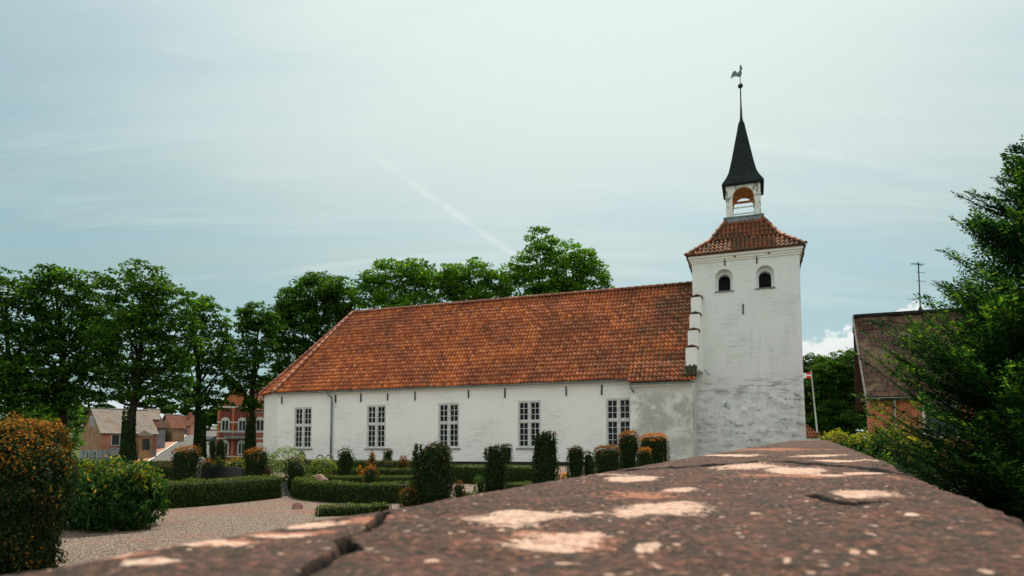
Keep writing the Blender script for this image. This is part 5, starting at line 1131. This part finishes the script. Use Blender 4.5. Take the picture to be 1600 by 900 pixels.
def brick_barn():
    # steep-roofed brick house seen corner-on right of the tower: local x = along the ridge, gable at x=0
    g = ground_at(1363, 24); phi = R(-20.6)
    root = empty('brick_house', (g[0], g[1], g[2]), phi); tag(root, 'brick house with a steep mottled brown roof half hidden by the near conifer', 'house')
    L, cy, gz = 9.0, 2.6, g[2]; eave, ridge = 3.12-gz, 6.42-gz; Wd = cy+.35
    mb = MB(); mb.box(0, 2.6, 0, 1.0, -.3, eave); mb.box(2.6, L, 0, Wd-.02, -.3, eave); mb.build('wall', M['brick_orange'], root)
    gb = MB(); gb.prism([(.02, eave), (Wd-.06, eave), (Wd-.06, ridge-.45), (cy, ridge-.12)], 'x', .35, .5); gb.build('gable', M['dark_board'], root)  # dark boards also stand in for the gable's deep shade
    rb = MB(); rb.box(-.12, L, Wd-.05, Wd, eave-.45, ridge-.42); rb.build('rear_boarding', M['dark_board'], root)
    uf = MB(); uf.box(.0, 2.6, 1.0, Wd-.06, eave-.12, eave-.002); uf.build('overhang_floor', M['dark_board'], root)
    ov = .14; sl = (ridge-eave)/cy; f = .16; V = []; UV = []; F = []
    for (y0, y1, z0) in ((-f, cy, eave-f*sl), (Wd+.06, cy, ridge-.5)):
        k = len(V); ln = math.hypot(y1-y0, ridge-z0); V += [(-ov, y0, z0), (L+ov, y0, z0), (L+ov, y1, ridge), (-ov, y1, ridge)]; UV += [(0, 0), (L+2*ov, 0), (L+2*ov, ln), (0, ln)]; F.append((k, k+1, k+2, k+3))
    V += [(v[0], v[1], v[2]+.12) for v in V]; UV = UV*2; F += [tuple(i+8 for i in q) for q in F]; F += [(0, 3, 11, 8), (4, 7, 15, 12), (0, 1, 9, 8), (4, 5, 13, 12)]
    rf = mesh_obj('roof', V, F, M['roof_brown'], root, uv=UV); rd = MB(); rd.box(-ov, L+ov, cy-.14, cy+.14, ridge+.07, ridge+.17); rd.build('ridge_cap', M['tar'], rf)
    bg = MB(); z0 = eave-f*sl; bg.add([(-ov-.04, -f, z0-.16), (-ov-.04, cy, ridge-.14), (-ov-.04, cy, ridge+.13), (-ov-.04, -f, z0+.13), (-ov, -f, z0-.16), (-ov, cy, ridge-.14), (-ov, cy, ridge+.13), (-ov, -f, z0+.13)], [(0, 1, 2, 3), (4, 7, 6, 5), (0, 3, 7, 4), (1, 5, 6, 2), (0, 4, 5, 1), (3, 2, 6, 7)])
    bg.build('bargeboard', M['grey_stone'], rf)
    gt = MB(); gt.tube([(-ov, -f-.05, z0+.02), (L, -f-.05, z0+.02)], .05, 8); gt.build('gutter', M['iron'], root)
    pp = MB(); pp.tube([(.75, -.1, eave-.1), (.75, -.1, 0)], .04, 8); pp.build('downspout', M['steel'], root)
    f_ = MB(); f_.box(1.6, 2.7, -.05, -.004, 1.3, 2.6); w = f_.build('window', M['white_trim'], root); p = MB(); p.box(1.7, 2.6, -.07, -.051, 1.4, 2.5); p.build('pane', M['dark_window'], w)
    # aerial standing on the ridge
    Mx = Matrix.Rotation(phi, 4, 'Z'); q = at(1438, 486, 1); 
    # find the ridge point under the photographed mast
    best = min(((abs((800+FPX*((lambda v: v.x/(v.y*_F.y+(v.z-CZ)*_F.z))(Mx @ Vector((x, cy, ridge+.17))+Vector(g))))-1438), x) for x in np.linspace(0, L, 400)))[1]
    P = Mx @ Vector((best, cy, ridge+.17))+Vector(g); an = empty('tv_aerial', P); tag(an, 'thin television aerial with two sets of rods on the brown roof ridge', 'aerial')
    dd = P.y; H = 78/FPX*dd
    m = MB(); m.tube([(0, 0, 0), (0, 0, H)], .022, 6); m.tube([(0, 0, 0), (0, 0, .18)], [.10, .03], 8); m.build('mast', M['iron'], an)
    y1 = MB(); y1.tube([(-.10, 0, H*.98), (.18, .1, H*.94)], .012, 5)
    for i in range(7): x = -.28+i*.08; y1.tube([(x, -.12, H*.97), (x+.03, .12, H*.95)], .007, 4)
    y1.tube([(-.3, 0, H*.97), (.22, 0, H*.95)], .012, 5)
    y1.build('upper_rods', M['iron'], an)
    for z in (.62, .80): y3 = MB(); y3.tube([(-.12, 0, H*z), (.3, 0.05, H*z-.03)], .010, 4); y3.build('side_rod', M['iron'], an)
    y2 = MB(); y2.tube([(-.30, 0, H*.22), (.45, 0, H*.30)], .013, 5)
    for i in range(5): x = -.28+i*.17; z = H*(.22+.1*i/5); y2.tube([(x-.42, -.3, z-.02), (x+.34, .3, z+.02)], .007, 4)
    y2.build('lower_rods', M['iron'], an)
brick_barn()

def flagpole():
    d = 46; g = ground_at(1281, d); root = empty('flagpole', g); tag(root, 'thin white flagpole flying a small red and white pennant just right of the tower', 'flagpole')
    top = at(1271, 579, d); H = top.z-g[2]; x1 = top.x-g[0]; m = MB(); m.tube([(0, 0, 0), (x1, 0, H)], [.07, .04], 8); m.tube([(x1, 0, H), (x1, 0, H+.06)], [.04, .02], 8); m.build('pole', M['white_trim'], root)
    s = d/FPX; V = []; F = []; FW = []; N = 14
    # narrow pennant with a white cross, waving to the left
    rows = [0, .36, .64, 1.0]; L = 1.5
    for i in range(N+1):
        t = i/N; hgt = .42*(1-.35*t); w = math.sin(t*7)*.035*t*3
        for r in rows: V.append((x1-.02-L*t, w, H-.08-(.21-.5*hgt)-hgt*r-.10*t+.02*math.sin(t*9)))
    red = []; wh = []
    for i in range(N):
        for j in range(3):
            q = (i*4+j, i*4+j+1, i*4+j+5, i*4+j+4); (wh if (j == 1 or i in (3, 4)) else red).append(q)
    o = mesh_obj('pennant', V, red+wh, M['flag_red'], root, smooth=False); o.data.materials.append(M['flag_white'])
    for p in o.data.polygons: p.material_index = 0 if p.index < len(red) else 1
    sd = o.modifiers.new('t', 'SOLIDIFY'); sd.thickness = .006
flagpole()

def tiled_shed():
    d = 44; g = ground_at(1288, d); root = empty('tiled_shed', (g[0], g[1], g[2]), 0); tag(root, 'low outbuilding with an orange tiled roof peeping out right of the tower foot', 'shed')
    z0 = 1.98-g[2]; mb = MB(); mb.box(-2.9, -.15, .15, 3.0, -.2, z0+.1); mb.build('wall', M['whitewash_cornice'], root)
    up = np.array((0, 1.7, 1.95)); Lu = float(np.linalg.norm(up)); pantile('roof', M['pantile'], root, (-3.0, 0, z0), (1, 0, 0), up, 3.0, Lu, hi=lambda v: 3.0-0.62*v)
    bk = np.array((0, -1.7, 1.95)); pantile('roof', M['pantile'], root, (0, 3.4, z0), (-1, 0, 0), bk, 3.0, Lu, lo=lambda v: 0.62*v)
    gb = MB(); gb.prism([(.15, z0), (3.2, z0), (1.7, z0+1.8)], 'x', -1.0, -.85); gb.build('gable', M['whitewash_cornice'], root)
tiled_shed()

def lamp():
    d = 80; g = ground_at(112, d); root = empty('street_lamp', g); H = at(112, 654, d).z-g[2]; tag(root, 'thin grey street lamp with a flat head left of the old house', 'street lamp')
    m = MB(); m.tube([(0, 0, 0), (0, 0, H)], [.10, .05], 8); m.tube([(0, 0, H), (.45, 0, H+.05)], .04, 6); m.build('pole', M['steel'], root); h = MB(); h.box(.0, 1.0, -.14, .14, H, H+.12); h.build('lamp_head', M['steel'], root, bevel=.03)
lamp()
def car():
    g = ground_at(331, 128); root = empty('parked_car', g, R(80)); tag(root, 'dark car parked on the uphill road left of the brick house', 'car')
    prof = [(-2.1, .35), (-2.15, .75), (-1.9, .92), (-1.2, .98), (-.6, 1.42), (.8, 1.45), (1.5, 1.0), (2.05, .88), (2.15, .5), (2.1, .35)]
    b = MB(); b.prism(prof, 'y', -.85, .85); b.build('body', M['car_paint'], root, bevel=.06)
    w = MB(); w.prism([(-1.05, 1.0), (-.55, 1.36), (.75, 1.39), (1.3, 1.0)], 'y', -.87, .87); w.build('side_window', M['dark_window'], root)
    for x in (-1.35, 1.35):
        for y in (-.8, .62): q = MB(); q.tube([(x, y, .32), (x, y+.18, .32)], .32, 14); q.build('wheel', M['rubber'], root)
car()
